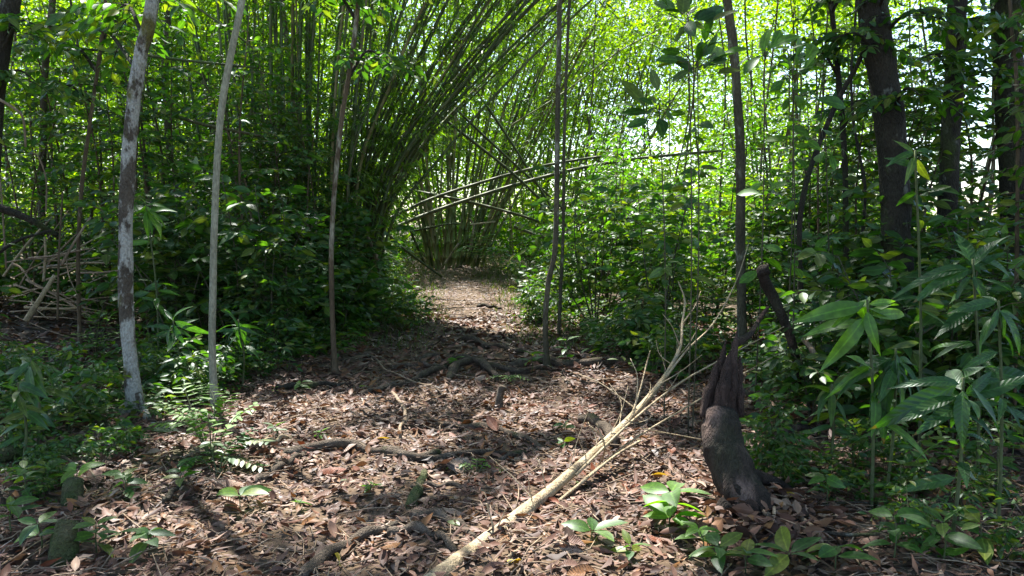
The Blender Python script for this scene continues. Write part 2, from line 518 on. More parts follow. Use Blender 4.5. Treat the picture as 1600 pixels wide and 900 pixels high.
M['root'] = bark_mat('root', [(.055, .04, .028), (.10, .076, .055), (.15, .115, .085)], 12, 1, .9,
                     patch=((.17, .135, .105), 9, .60, .05), moss=((.06, .07, .025), 4, .64, .05))
M['moss_log'] = bark_mat('moss_log', [(.06, .055, .03), (.09, .085, .04), (.12, .11, .06)], 9, 1, 1.0, moss=((.05, .085, .018), 4, .48, .1))
M['stump'] = bark_mat('stump', [(.014, .010, .008), (.032, .023, .018), (.06, .043, .035)], 11, .35, 1.0,
                      patch=((.17, .115, .095), 5.0, .60, .06), moss=((.04, .04, .022), 3, .60, .08))
M['stump_red'] = bark_mat('stump_red', [(.03, .018, .014), (.062, .036, .028), (.11, .07, .057)], 14, .2, 1.2)
M['rot'] = bark_mat('rot', [(.03, .018, .014), (.14, .09, .075), (.34, .25, .22)], 22, 1, 1.5)


def ground_mat():
    m, nt, N, Lk = newmat('forest_floor')
    tc = N('TexCoord')
    n1 = N('TexNoise'); n1.inputs['Scale'].default_value = 14; n1.inputs['Detail'].default_value = 8; n1.inputs['Roughness'].default_value = .7
    Lk(tc.outputs['Object'], n1.inputs['Vector'])
    vo = N('TexVoronoi'); vo.inputs['Scale'].default_value = 16; Lk(tc.outputs['Object'], vo.inputs['Vector'])
    r = ramp(N, [(.25, (.03, .02, .015)), (.45, (.075, .05, .036)), (.6, (.13, .088, .062)), (.8, (.20, .145, .105))])
    mx = N('MixRGB'); mx.inputs[0].default_value = .55
    Lk(n1.outputs[0], mx.inputs[1]); Lk(vo.outputs['Color'], mx.inputs[2]); Lk(mx.outputs[0], r.inputs[0])
    n2 = N('TexNoise'); n2.inputs['Scale'].default_value = .5; n2.inputs['Detail'].default_value = 5; Lk(tc.outputs['Object'], n2.inputs['Vector'])
    mr = N('MapRange'); Lk(n2.outputs[0], mr.inputs[0]); mr.inputs[1].default_value = .48; mr.inputs[2].default_value = .62; mr.inputs[4].default_value = .5
    m2 = N('MixRGB'); Lk(mr.outputs[0], m2.inputs[0]); Lk(r.outputs[0], m2.inputs[1]); m2.inputs[2].default_value = (.07, .075, .025, 1)
    bs = N('BsdfPrincipled'); Lk(m2.outputs[0], bs.inputs['Base Color']); bs.inputs['Roughness'].default_value = .95
    bp = N('Bump'); bp.inputs['Strength'].default_value = .8; bp.inputs['Distance'].default_value = .03
    Lk(mx.outputs[0], bp.inputs['Height']); Lk(bp.outputs[0], bs.inputs['Normal'])
    out = N('OutputMaterial'); Lk(bs.outputs[0], out.inputs[0])
    return m


M['ground'] = ground_mat()


def path_mat():
    m, nt, N, Lk = newmat('trodden_path')
    tc = N('TexCoord')
    n1 = N('TexNoise'); n1.inputs['Scale'].default_value = 11; n1.inputs['Detail'].default_value = 9; n1.inputs['Roughness'].default_value = .72
    Lk(tc.outputs['Object'], n1.inputs['Vector'])
    r = ramp(N, [(.3, (.05, .032, .02)), (.5, (.10, .064, .038)), (.68, (.16, .11, .065))])
    Lk(n1.outputs[0], r.inputs[0])
    bs = N('BsdfPrincipled'); Lk(r.outputs[0], bs.inputs['Base Color']); bs.inputs['Roughness'].default_value = .95
    bp = N('Bump'); bp.inputs['Strength'].default_value = .7; bp.inputs['Distance'].default_value = .03
    Lk(n1.outputs[0], bp.inputs['Height']); Lk(bp.outputs[0], bs.inputs['Normal'])
    out = N('OutputMaterial'); Lk(bs.outputs[0], out.inputs[0])
    return m


M['path'] = path_mat()

# ------------------------------------------------------------------ ground and path
xs = np.unique(np.concatenate([np.linspace(-14, 14, 141), -14 - np.geomspace(.4, 300, 26), 14 + np.geomspace(.4, 300, 26)]))
ys = np.unique(np.concatenate([np.linspace(0, 34, 171), -np.geomspace(.3, 60, 14), 34 + np.geomspace(.4, 600, 34)]))
gx, gy = np.meshgrid(xs, ys)
V = np.stack([gx, gy, gz(gx, gy)], -1).reshape(-1, 3)
nx, ny = len(xs), len(ys)
i, j = np.meshgrid(np.arange(ny - 1), np.arange(nx - 1), indexing='ij')
A = i * nx + j
T = np.concatenate([np.stack([A, A + 1, A + nx + 1], -1).reshape(-1, 3), np.stack([A, A + nx + 1, A + nx], -1).reshape(-1, 3)])
gm = MB(); gm.add(V, T, np.zeros_like(V))
ground = link('ground', gm.mesh('ground', M['ground']))
tag(ground, 'brown forest floor strewn with fallen leaves', None, None, 'structure')


def path_x(y):
    """centre of the trodden path"""
    return np.interp(y, [2, 4, 6, 9, 12, 16, 20, 26, 34], [-.4, -.45, -.5, -.45, -.55, -.9, -1.4, -2.1, -2.9])


def path_w(y):
    return np.interp(y, [2, 5, 9, 14, 20, 28, 34], [1.5, 1.4, 1.2, 1.1, 1.15, 1.2, 1.2])


yy = np.linspace(2, 34, 161)
rows = []
for k in range(9):
    u = (k - 4) / 4
    ww = path_w(yy) * (1 + .12 * np.sin(yy * 2.1 + (u > 0) * 2) + .08 * np.sin(yy * 5.3 + (u > 0)))
    x = path_x(yy) + u * ww
    rows.append(np.stack([x, yy, gz(x, yy) + (.010 if abs(u) < .99 else -.01)], -1))
V = np.stack(rows, 1).reshape(-1, 3)
i, j = np.meshgrid(np.arange(160), np.arange(8), indexing='ij')
A = i * 9 + j
T = np.concatenate([np.stack([A, A + 1, A + 10], -1).reshape(-1, 3), np.stack([A, A + 10, A + 9], -1).reshape(-1, 3)])
pm = MB(); pm.add(V, T, np.zeros_like(V))
path = link('path', pm.mesh('path', M['path']))
tag(path, 'trodden leaf-strewn footpath leading under the arching bamboo', None, None, 'structure')

# ------------------------------------------------------------------ leaf litter
lm = MB()


def litter_points(n, y0, y1, half, ex=.5):
    y = y0 + (y1 - y0) * rng.random(n * 3)
    x = (rng.random(n * 3) * 2 - 1) * (half * y1 + ex)
    k = np.abs(x) < half * y + ex
    return x[k][:n], y[k][:n]


def add_litter(x, y, size, tmpls, lift=.02, tilt=.32):
    K = len(x)
    az = rng.random(K) * 6.283
    d = np.stack([np.cos(az), np.sin(az), rng.normal(.05, .18, K)], -1)
    R = frames(d, rup(K, tilt), size)
    O = np.stack([x, y, gz(x, y) + .008 + rng.random(K) * lift], -1)
    which = rng.integers(0, len(tmpls), K)
    for q, tm in enumerate(tmpls):
        s = which == q
        pn = .5 + .25 * np.sin(O[s][:, 0] * 2.3 + 1.1 * np.sin(O[s][:, 1] * 1.9)) + .25 * np.sin(O[s][:, 1] * 3.1 + O[s][:, 0] * 1.3)
        lm.leaves(tm, R[s], O[s], (.45 * pn + .75 * rng.random(s.sum())) % 1.0)


x, y = litter_points(26000, 2.7, 7.5, .66)
add_litter(x, y, .035 + .075 * rng.random(len(x)) ** 2.0, L_DEAD, .03, .26)
x, y = litter_points(15000, 7.5, 13, .66)
add_litter(x, y, .07 + .08 * rng.random(len(x)), L_DEAD, .03)
y = 12 + 14 * rng.random(12000); x = path_x(y) + (rng.random(len(y)) * 2 - 1) * path_w(y) * 1.05
add_litter(x, y, .04 + .07 * rng.random(len(y)) ** 1.5, [L_KITE, kite(.2, .4, .5, .2), kite(.3, .5, -.4, -.1)], .02, .25)
x, y = litter_points(16000, 2.7, 9, .66)
add_litter(x, y, .05 + .10 * rng.random(len(x)) ** 1.5, [kite(.13, .4, .6, .2), kite(.18, .5, -.5, -.15), kite(.09, .4, .3, .1)], .035, .5)
# small leaf crumbs and bits of twig between the leaves
x, y = litter_points(14000, 2.7, 8, .66)
add_litter(x, y, .02 + .03 * rng.random(len(x)), [L_TINY], .02, .5)
_sx = G(1165, 812)
_a = rng.random(420) * 6.28; _d = .10 + .38 * rng.random(420)
add_litter(_sx[0] + .04 + np.cos(_a) * _d, _sx[1] + np.sin(_a) * _d, .05 + .07 * rng.random(420), L_DEAD, .09, .5)
litter = link('leaf_litter', lm.mesh('leaf_litter', M['dead']), ground)
litter['kind'] = 'stuff'
tm_ = MB()
for k in range(1800):
    y = 2.9 + 7 * rng.random() ** 1.3; x = (rng.random() * 2 - 1) * (.66 * y + .3)
    a = rng.random() * 6.28; Ln = .08 + .3 * rng.random() ** 2
    p0 = onground(x, y, .02 + .02 * rng.random()); p1 = onground(x + Ln * math.cos(a), y + Ln * math.sin(a), .02 + .05 * rng.random())
    mid = (p0 + p1) / 2 + rng.normal(0, .012, 3)
    tm_.tube([p0, mid, p1], [.004, .0035, .002], 4, rnd=rng.random())
tw = link('twig_litter', tm_.mesh('twig_litter', M['dry_stick']), ground)
tw['kind'] = 'stuff'

# the largest fallen leaves, one by one
dead_me = []
for q, tmq in enumerate(L_DEADF):
    b = MB(); b.leaves(tmq, np.eye(3)[None], np.zeros((1, 3)), [q / 6.0]); dead_me.append(b.mesh('dead_leaf', M['dead_near']))
x, y = litter_points(300, 2.95, 6.4, .6, .1)
for k in range(len(x)):
    az = rng.random() * 6.283
    R = frames([[math.cos(az), math.sin(az), rng.normal(.06, .15)]], rup(1, .3), .085 + .10 * rng.random() ** 2)[0]
    link('dead_leaf', dead_me[rng.integers(0, 6)], ground, mat4=mat4(R, onground(x[k], y[k], .03 + .025 * rng.random())))

# ------------------------------------------------------------------ plant generators (local coordinates)
def branch_leaves(p0, d0, Ln, nleaf, Llen, droop, spread=.9, wob=.75, start=.15):
    """a drooping twig with alternate leaves: returns (points, R, O)"""
    n = 6
    pts = [np.asarray(p0, float)]
    d = nrm(d0)
    for k in range(n):
        d = nrm(d + np.array([0, 0, -droop / n]) + rng.normal(0, .06, 3))
        pts.append(pts[-1] + d * Ln / n)
    pts = np.array(pts)
    t = np.linspace(start, 1, nleaf)
    idx = t * n
    i0 = np.clip(idx.astype(int), 0, n - 1); f = (idx - i0)[:, None]
    O = pts[i0] * (1 - f) + pts[i0 + 1] * f
    tg = nrm(pts[i0 + 1] - pts[i0])
    side = nrm(np.cross(tg, [0, 0, 1.0]) + 1e-6)
    sg = np.where(np.arange(nleaf) % 2 == 0, 1, -1)[:, None]
    dl = tg * .55 + side * sg * spread + rng.normal(0, .22, (nleaf, 3)) + np.array([0, 0, -.18])
    dl[-1] = tg[-1]
    R = frames(dl, rup(nleaf, wob), Llen * (.7 + .5 * rng.random(nleaf)))
    return pts, R, O


def make_shrub(h, nst, spread, nbr, blen, nleaf, Llen, tm, lmat, smat, droop=.5, low=.2, srad=.008, name='shrub'):
    S, L = MB(), MB()
    for s in range(nst):
        a = rng.random() * 6.28
        lean = spread * rng.random()
        hh = h * (.65 + .35 * rng.random()) if s else h
        top = np.array([math.cos(a) * lean, math.sin(a) * lean, hh])
        mid = top * .5 + np.array([rng.normal(0, .06 * h), rng.normal(0, .06 * h), .05 * h]); mid[:2] *= .8
        pts = smooth([(0, 0, -.06), mid, top], 12)
        S.tube(pts, np.linspace(srad * (1 + h * .25), srad * .4, 12), 5)
        for b in range(nbr):
            u = low + (1 - low) * (b + rng.random()) / nbr
            k = u * 11; i0 = min(int(k), 10)
            p = pts[i0] + (pts[i0 + 1] - pts[i0]) * (k - i0)
            az = b * 2.4 + rng.random()
            el = .2 + .6 * rng.random() + .5 * max(0, u - .8) * 5 * .5
            d = np.array([math.cos(az), math.sin(az), el])
            bp, R, O = branch_leaves(p, d, blen * (1.15 - .55 * u) * (.7 + .6 * rng.random()), nleaf, Llen, droop)
            S.tube(bp, np.linspace(srad * .5, srad * .2, len(bp)), 3)
            L.leaves(tm, R, O)
    return S.mesh(name + '_stem', smat), L.mesh(name + '_leaves', lmat)


PROTO = {}


def proto(key, n, **kw):
    PROTO[key] = [make_shrub(**kw) for _ in range(n)]


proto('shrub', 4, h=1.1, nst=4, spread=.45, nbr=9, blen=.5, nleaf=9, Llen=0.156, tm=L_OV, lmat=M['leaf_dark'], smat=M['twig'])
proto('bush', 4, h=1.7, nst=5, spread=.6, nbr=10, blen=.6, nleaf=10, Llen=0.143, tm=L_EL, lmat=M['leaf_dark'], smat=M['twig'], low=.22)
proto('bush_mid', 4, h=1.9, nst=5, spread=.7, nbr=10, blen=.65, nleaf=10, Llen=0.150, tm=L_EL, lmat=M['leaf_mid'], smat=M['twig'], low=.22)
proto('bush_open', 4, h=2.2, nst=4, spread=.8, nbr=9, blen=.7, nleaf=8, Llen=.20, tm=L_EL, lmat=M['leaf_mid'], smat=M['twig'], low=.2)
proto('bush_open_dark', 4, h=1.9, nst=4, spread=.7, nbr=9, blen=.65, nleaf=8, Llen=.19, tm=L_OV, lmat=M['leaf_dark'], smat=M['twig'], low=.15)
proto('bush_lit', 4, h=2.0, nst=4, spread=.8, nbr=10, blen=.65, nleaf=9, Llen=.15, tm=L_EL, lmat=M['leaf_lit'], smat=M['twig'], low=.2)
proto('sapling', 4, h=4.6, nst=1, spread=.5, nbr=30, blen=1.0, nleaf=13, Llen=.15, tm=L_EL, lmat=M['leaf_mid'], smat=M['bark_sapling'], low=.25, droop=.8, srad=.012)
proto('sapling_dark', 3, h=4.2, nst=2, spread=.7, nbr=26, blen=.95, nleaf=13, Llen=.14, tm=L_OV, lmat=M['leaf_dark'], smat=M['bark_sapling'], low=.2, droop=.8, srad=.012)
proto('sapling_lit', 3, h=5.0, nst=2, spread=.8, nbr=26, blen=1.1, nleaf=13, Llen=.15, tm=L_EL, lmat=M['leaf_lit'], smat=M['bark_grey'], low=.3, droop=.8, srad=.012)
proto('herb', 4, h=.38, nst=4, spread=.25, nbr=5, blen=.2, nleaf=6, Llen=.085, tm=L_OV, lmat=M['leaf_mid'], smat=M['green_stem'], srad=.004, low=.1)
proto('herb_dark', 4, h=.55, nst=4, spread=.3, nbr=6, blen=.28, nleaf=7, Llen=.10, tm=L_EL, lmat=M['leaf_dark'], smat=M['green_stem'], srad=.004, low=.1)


def place(kind, key, x, y, label, cat, group, scale=1.0, var=None, rz=None):
    v = PROTO[key]
    st, lv = v[rng.integers(0, len(v)) if var is None else var]
    e = empty(kind, onground(x, y, -.02), label, cat, group)
    e.rotation_euler = (rng.normal(0, .05), rng.normal(0, .05), rng.random() * 6.28 if rz is None else rz)
    s = scale
    e.scale = (s, s, s * (.92 + .16 * rng.random()))
    link('stem', st, e); link('leaves', lv, e)
    return e


# ------------------------------------------------------------------ trees
def crown_leaves(mb, center, radii, nclump, nper, Llen, tm, gaps=True, wob=.5, clump_r=.45, shell=.35):
    c = nrm(rng.normal(0, 1, (nclump, 3))) * (shell + (1 - shell) * rng.random((nclump, 1)) ** .5)
    c = c * np.asarray(radii) + np.asarray(center)
    O = (c[:, None] + rng.normal(0, 1, (nclump, nper, 3)) * np.array([clump_r, clump_r, clump_r * .55])).reshape(-1, 3)
    if gaps:
        O = O[unshaded(O)]
    K = len(O)
    az = rng.random(K) * 6.283
    d = np.stack([np.cos(az), np.sin(az), rng.normal(-.25, .35, K)], -1)
    mb.leaves(tm, frames(d, rup(K, wob), Llen * (.65 + .6 * rng.random(K))), O)
    return c


def tree(name, poly, depth, r0, r1, bark, label, top_h=8.5, crown=None, cat='tree', group=None, sides=14, lump=.05,
         crown_mat='leaf_crown', depth1=None, nclump=105, leaf=.13, limbs=5, root_px=()):
    depth1 = depth if depth1 is None else depth1
    n = len(poly)
    pts = [P(px, py, depth + (depth1 - depth) * k / max(1, n - 1)) for k, (px, py) in enumerate(poly)]
    base = onground(pts[0][0], pts[0][1])
    if pts[0][2] > base[2] + .02:
        pts.insert(0, base)
    pts[0][2] = float(gz(pts[0][0], pts[0][1])) - .08
    d = nrm(pts[-1] - pts[-2]); d = nrm(d + np.array([0, 0, .35]))
    if top_h > pts[-1][2] + .6:
        up = (top_h - pts[-1][2])
        for u in (.35, .7, 1.0):
            pts.append(pts[len(pts) - 1] + d * up * .34 + np.append(rng.normal(0, .07, 2), 0))
    e = empty(name, base, label, cat, group)
    b = MB()
    NR = 110 if r0 > .05 else 70
    sp = smooth(np.array(pts) - base, NR)
    zf = np.clip(sp[:, 2] / max(sp[-1, 2], .1), 0, 1)
    rr = r0 + (r1 - r0) * zf
    rr = rr * (1 + .75 * np.exp(-np.clip(sp[:, 2], 0, 9) / .12)) * (1 + rng.normal(0, .01, NR))
    b.tube(sp, rr, sides, lump=lump, rough=.045 if r0 > .05 else .03)
    link('trunk', b.mesh(name + '_trunk', M[bark]), e)
    for poly_r, rd in root_px:
        rp = smooth([(G(*q) if len(q) == 2 else P(*q)) - base for q in poly_r], 12)
        b = MB(); b.tube(rp, np.linspace(rd, rd * .45, 12), 8, lump=.12)
        link('root', b.mesh(name + '_root', M[bark]), e)
    if not root_px:
        for k in range(4):
            az = k * 1.57 + rng.random(); q = np.array([math.cos(az), math.sin(az), 0])
            Lr = r0 * (3.0 + 2.5 * rng.random())
            b = MB(); b.tube(smooth([q * r0 * .2 + [0, 0, r0 * 2.6], q * r0 * 1.3 + [0, 0, r0 * .9], q * Lr + [0, 0, -.01], q * Lr * 1.6 + [0, 0, -.05]], 12), np.linspace(r0 * .55, r0 * .2, 12), 8, lump=.1, rough=.08)
            link('root', b.mesh(name + '_root', M[bark]), e)
    if crown is not None:
        cx, cy_, cz, rx, ry, rz = crown
        cen = np.array([cx, cy_, cz]) - base
        lb = MB()
        crw = MB()
        cs = crown_leaves(crw, np.array([cx, cy_, cz]), (rx, ry, rz), nclump, 60, leaf, L_KITE)
        tp = sp[-1]
        for k in range(limbs):
            q = cs[rng.integers(0, len(cs))] - base
            st = sp[-1 - rng.integers(0, 10)]
            mid = (st + q) / 2 + np.array([0, 0, .25])
            if not unshaded(smooth([st, mid, q], 8)[2:] + base).all():
                continue
            lb = MB(); lb.tube(smooth([st, mid, q], 10), np.linspace(r1 * .7, .012, 10), 6)
            link('branch', lb.mesh(name + '_branch', M[bark]), e)
        for v in range(len(crw.v)):
            crw.v[v] = crw.v[v] - base
        link('crown', crw.mesh(name + '_crown', M[crown_mat]), e)
    return e


t1 = tree('tree', [(214, 652), (208, 600), (197, 480), (197, 330), (205, 190), (221, 80), (238, 0)], 6.35, .054, .042, 'bark_mottled',
          'leaning tree with white and brown mottled bark and forked roots', 8.5, (-2.2, 9.6, 8.2, 2.6, 3.0, 1.1), sides=18, lump=.07, nclump=156,
          root_px=[([(214, 615, 6.33), (228, 648, 6.25), (258, 690)], .040), ([(205, 615, 6.33), (192, 650, 6.2), (186, 728)], .026),
                   ([(203, 630, 6.35), (180, 648, 6.3), (160, 678)], .03)])
t2 = tree('tree', [(338, 648), (332, 560), (333, 430), (337, 300), (345, 180), (362, 80), (378, 0)], 6.7, .029, .024, 'bark_pale',
          'slender pale grey tree beside the yellow-green fern fronds', 8.0, (-1.3, 11.4, 8.2, 2.4, 2.6, 1.0), sides=14, nclump=125)
t3 = tree('tree', [(524, 602), (519, 480), (518, 380), (524, 280), (535, 180), (548, 100), (560, 0)], 8.0, .025, .02, 'bark_sapling',
          'thin brown tree standing before the leaning bamboo clump', 7.5, (-1.3, 8.2, 7.6, 1.6, 1.6, .9), sides=10, nclump=84)
t4 = tree('tree', [(856, 592), (852, 510), (857, 440), (868, 380), (871, 200), (874, 0)], 8.3, .029, .022, 'bark_grey',
          'thin grey tree at the edge of the path with a bent foot', 7.8, (.6, 9.4, 8.0, 2.2, 2.6, 1.0), sides=10, nclump=125)
t4b = tree('tree', [(874, 495), (880, 360), (882, 200), (890, 0)], 11.0, .023, .017, 'bark_grey',
           'very thin grey tree just behind the tree with the bent foot', 8.0, (.9, 12.5, 8.4, 2.2, 2.2, 1.0), sides=8, nclump=105)
t5 = tree('tree', [(1160, 545), (1157, 400), (1157, 250), (1148, 100), (1136, 0)], 9.0, .055, .045, 'bark_grey',
          'straight grey tree with faint rings rising behind the broken stump', 8.6, (2.6, 11.0, 8.6, 2.6, 2.6, 1.1), sides=14, nclump=147)
t6 = tree('tree', [(1428, 640), (1408, 480), (1398, 300), (1385, 150), (1362, 0)], 7.6, .135, .115, 'bark_dark',
          'thick dark tree, the stoutest trunk, with pale lichen spots', 9.0, (3.4, 9.2, 8.8, 3.0, 3.2, 1.2), sides=22, lump=.06, nclump=230, limbs=7)
t7 = tree('tree', [(1488, 610), (1478, 430), (1484, 250), (1492, 100), (1495, 0)], 8.6, .10, .085, 'bark_dark',
          'dark tree standing between the stoutest trunk and the trunk at the edge', 9.0, (5.2, 11, 8.8, 3.0, 3.0, 1.2), sides=18, lump=.06, nclump=189)
t8 = tree('tree', [(1592, 610), (1586, 300), (1572, 0)], 8.8, .15, .13, 'bark_dark',
          'dark tree cut by the right edge of the view', 9.0, (6.6, 9.5, 8.6, 2.6, 3.0, 1.2), sides=18, lump=.06, nclump=147)
t9 = tree('tree', [(1328, 570), (1322, 400), (1320, 250), (1310, 120), (1298, 0)], 9.4, .034, .026, 'bark_dark',
          'thin dark tree with the black vine curling across it', 8.0, (4.2, 12.5, 8.4, 2.2, 2.2, 1.0), sides=10, nclump=105)
t10 = tree('tree', [(124, 500), (122, 400), (128, 290), (141, 190), (155, 90), (165, 0)], 8.6, .022, .017, 'bark_sapling',
           'very thin tree left of the mottled trunk', 7.6, (-4.6, 9.4, 7.8, 2.2, 2.4, 1.0), sides=8, nclump=125)
t12 = tree('tree', [(262, 470), (268, 300), (258, 120), (262, 0)], 13.5, .06, .05, 'bark_grey',  # this tree and the next two are added to shade the left thicket
           'dim grey tree added for shade deep in the thicket between the mottled and pale trees', 9.0, (-5.2, 14.2, 9.0, 3.2, 2.8, 1.2), sides=10, nclump=150)
t13 = tree('tree', [(455, 480), (448, 300), (452, 120), (440, 0)], 14.5, .055, .045, 'bark_grey',
           'dim grey tree added for shade among the upright culms behind the thin brown tree', 9.0, (-2.6, 15.0, 9.2, 3.0, 2.6, 1.2), sides=10, nclump=140)
t14 = tree('tree', [(60, 480), (66, 300), (70, 120), (82, 0)], 12.5, .055, .045, 'bark_grey',
           'dim grey tree added for shade deep in the thicket at the far left', 9.0, (-7.6, 13.0, 8.8, 3.0, 2.8, 1.2), sides=10, nclump=140)
t11 = tree('tree', [(-30, 560), (-18, 300), (0, 90), (22, -20)], 7.8, .085, .07, 'bark_dark',
           'dark trunk leaning in at the upper left corner', 8.5, (-6.6, 10.0, 8.2, 2.6, 2.8, 1.1), sides=12, nclump=147)

for label, x, y, r, c in [('unseen tree added for shade to the left of the viewer', -5.2, 2.2, .12, (-3.6, 3.6, 8.4, 3.2, 3.4, 1.1)),
                          ('unseen tree added for shade to the right of the viewer', 5.0, 2.6, .14, (3.6, 5.0, 8.6, 3.4, 3.6, 1.1)),
                          ('unseen tree added for shade behind the viewer on the left', -3.0, -4.0, .13, (-1.6, -1.2, 8.8, 3.6, 3.6, 1.2)),
                          ('unseen tree added for shade behind the viewer on the right', 3.6, -4.6, .14, (2.8, -1.6, 8.8, 3.6, 3.6, 1.2)),
                          ('unseen tree added for shade far left out of view', -8.5, 5.0, .12, (-7.2, 6.0, 8.2, 3.0, 3.2, 1.1)),
                          ('unseen tree added for shade far right out of view', 8.8, 6.0, .12, (8.2, 6.4, 8.2, 3.0, 3.2, 1.1))]:
    base = onground(x, y)  # unseen trees added so their crowns shade the ground, denser on the right
    e = empty('tree', base, label, 'tree')
    b = MB(); sp = smooth([(0, 0, -.1), (.1, .05, 3), ((c[0] - x) * .5, (c[1] - y) * .5, 6), (c[0] - x, c[1] - y, c[2] - base[2])], 30)
    b.tube(sp, np.linspace(r, r * .5, 30), 12, lump=.05)
    link('trunk', b.mesh('tree_trunk', M['bark_dark']), e)
    cb = MB(); crown_leaves(cb, c[:3], c[3:], 230 if x > 0 else 120, 60, .15, L_KITE)
    for v in range(len(cb.v)):
        cb.v[v] = cb.v[v] - base
    link('crown', cb.mesh('tree_crown', M['leaf_crown']), e)

# ------------------------------------------------------------------ vine
b = MB()
vp = [P(1250, 600, 6.9), P(1251, 470, 6.9), P(1249, 360, 6.9), P(1260, 285, 7.0), P(1288, 205, 7.3), P(1318, 140, 7.6), P(1345, 90, 7.6), P(1362, 20, 7.6), P(1372, -120, 7.6), P(1380, -330, 7.6)]
vp[0] = onground(vp[0][0], vp[0][1], -.04)
b.tube(smooth(vp, 60), np.linspace(.026, .018, 60), 8, lump=.12)
tag(link('vine', b.mesh('vine', M['stump'])), 'black woody vine swinging up to the stoutest trunk', 'vine')
b = MB()
vp = [P(1330, 560, 8.2), P(1340, 420, 8.2), P(1352, 300, 8.2), P(1335, 200, 8.3), P(1330, 110, 8.4), P(1338, 0, 8.5), P(1345, -250, 8.6)]
vp[0] = onground(vp[0][0], vp[0][1], -.04)
b.tube(smooth(vp, 50), np.linspace(.016, .012, 50), 7, lump=.1)
tag(link('vine', b.mesh('vine', M['bark_dark'])), 'thin wavy vine hanging beside the thin dark tree', 'vine')
b = MB()
vp = [P(1593, 520, 5.6), P(1590, 300, 5.6), P(1588, 120, 5.7), P(1578, 0, 5.8), P(1570, -300, 6)]
vp[0] = onground(vp[0][0], vp[0][1], -.04)
b.tube(smooth(vp, 40), np.linspace(.013, .012, 40), 7, lump=.1)
tag(link('vine', b.mesh('vine', M['bark_sapling'])), 'pale straight vine hanging at the right edge', 'vine')

# ------------------------------------------------------------------ bamboo
def culm_curve(base, az, a0, a1, Ln, n=60, pw=1.5):
    """arching culm: leans from a0 to a1 radians off vertical towards az"""
    h = np.array([math.sin(az), math.cos(az), 0])
    pts = [np.asarray(base, float)]
    for k in range(n):
        a = a0 + (a1 - a0) * (k / n) ** pw
        pts.append(pts[-1] + (h * math.sin(a) + np.array([0, 0, math.cos(a)])) * Ln / n)
    return np.array(pts)


def culm_tube(mb, pts, r0, r1, sides=7, node=.36, rnd=0.0):
    seg = np.r_[0, np.cumsum(np.linalg.norm(np.diff(pts, axis=0), axis=1))]
    Lt = seg[-1]
    ts, al, rm = [], [], []
    s = 0.0; k = 0
    while s < Lt - .05:
        for f, rr, a in ((0, 1.28, 0), (.035, 1.0, .06), (.5, .97, .5), (.965, 1.0, .97)):
            q = s + node * f
            if q < Lt:
                ts.append(q); al.append(k + a); rm.append(rr)
        s += node; k += 1
    ts = np.array(ts)
    pp = np.stack([np.interp(ts, seg, pts[:, c]) for c in range(3)], -1)
    rad_ = (r0 + (r1 - r0) * (ts / Lt)) * np.array(rm)
    mb.tube(pp, rad_, sides, along=np.array(al), rnd=rnd)


def bamboo_sprays(mb, pts, u0, u1, n, nleaf=9, Ln=.55, Llen=.17, gaps=True, tm=L_BAM):
    RR, OO = [], []
    for k in range(n):
        u = u0 + (u1 - u0) * rng.random()
        i0 = int(u * (len(pts) - 1.001)); p = pts[i0]
        az = rng.random() * 6.28
        d = np.array([math.cos(az), math.sin(az), .35 + .3 * rng.random()])
        bp, R, O = branch_leaves(p, d, Ln * (.6 + .8 * rng.random()), nleaf, Llen, 1.1, spread=.6, wob=.5, start=.3)
        RR.append(R); OO.append(O)
    R = np.concatenate(RR); O = np.concatenate(OO)
    if gaps:
        kp = unshaded(O); R, O = R[kp], O[kp]
    mb.leaves(tm, R, O)


def bamboo_clump(label, base, n, spec, mat, leafmat, r=(.045, .02), leafn=5, leafu=(.35, 1), group=None, sides=7, Llen=.17, sparse=1.0):
    e = empty('bamboo_clump', base, label, 'bamboo', group)
    fo = MB()
    for k in range(n):
        sv = spec(k / max(1, n - 1))
        if isinstance(sv, np.ndarray):
            pts = sv
        else:
            bx, by, az, a0, a1, Ln = sv
            p0 = onground(base[0] + bx, base[1] + by, -.1)
            pts = culm_curve(p0, az, a0, a1, Ln)
        b = MB()
        rr = r[0] * (.6 + .65 * rng.random())
        cm = M['culm_yellow'] if rng.random() < .14 else (M['culm_dead'] if rng.random() < .1 else M[mat])
        culm_tube(b, pts - base, rr, r[1], sides, .32 + .1 * rng.random())
        link('culm', b.mesh('culm', cm), e)
        bamboo_sprays(fo, pts, leafu[0], leafu[1], leafn, Llen=Llen)
    for v in range(len(fo.v)):
        fo.v[v] = fo.v[v] - base
    f = link('foliage', fo.mesh('bamboo_foliage', M[leafmat]), e)
    f['kind'] = 'stuff'
    return e


PI = math.pi
# the big clump left of the path: upright culms on its left, a dense sheaf arching over the path on its right
B1 = onground(-2.0, 12.6)


def spec_main(u):
    if u < .52:
        v = u / .52
        bx = -2.0 + 1.55 * v + rng.normal(0, .12)
        return bx, rng.normal(0, .55), PI / 2 + rng.normal(0, .5), -.12 + .20 * v + rng.normal(0, .06), .02 + .38 * v + rng.normal(0, .12), 8.5 + 2 * rng.random()
    # the tight sheaf bowed over the path
    w = 1 - 2.2 * ((u - .52) / .48) ** 1.15 + rng.normal(0, .12)
    Y = 12.6 + rng.normal(0, .3)
    j = np.cumsum(rng.normal(0, 9, 8))
    q = [(560 + 20 * w, 505), (574 + 25 * w + j[1] * .5, 350), (606 + 45 * w + j[2], 245), (674 + 74 * w + j[3], 130), (762 + 118 * w + j[4], 0), (860 + 165 * w + j[5], -110), (975 + 205 * w + j[6], -200), (1100 + 240 * w, -260)]
    pts = smooth([P(a_, b_, Y) for a_, b_ in q], 61)
    pts[0][2] = float(gz(pts[0][0], pts[0][1])) - .1
    return pts


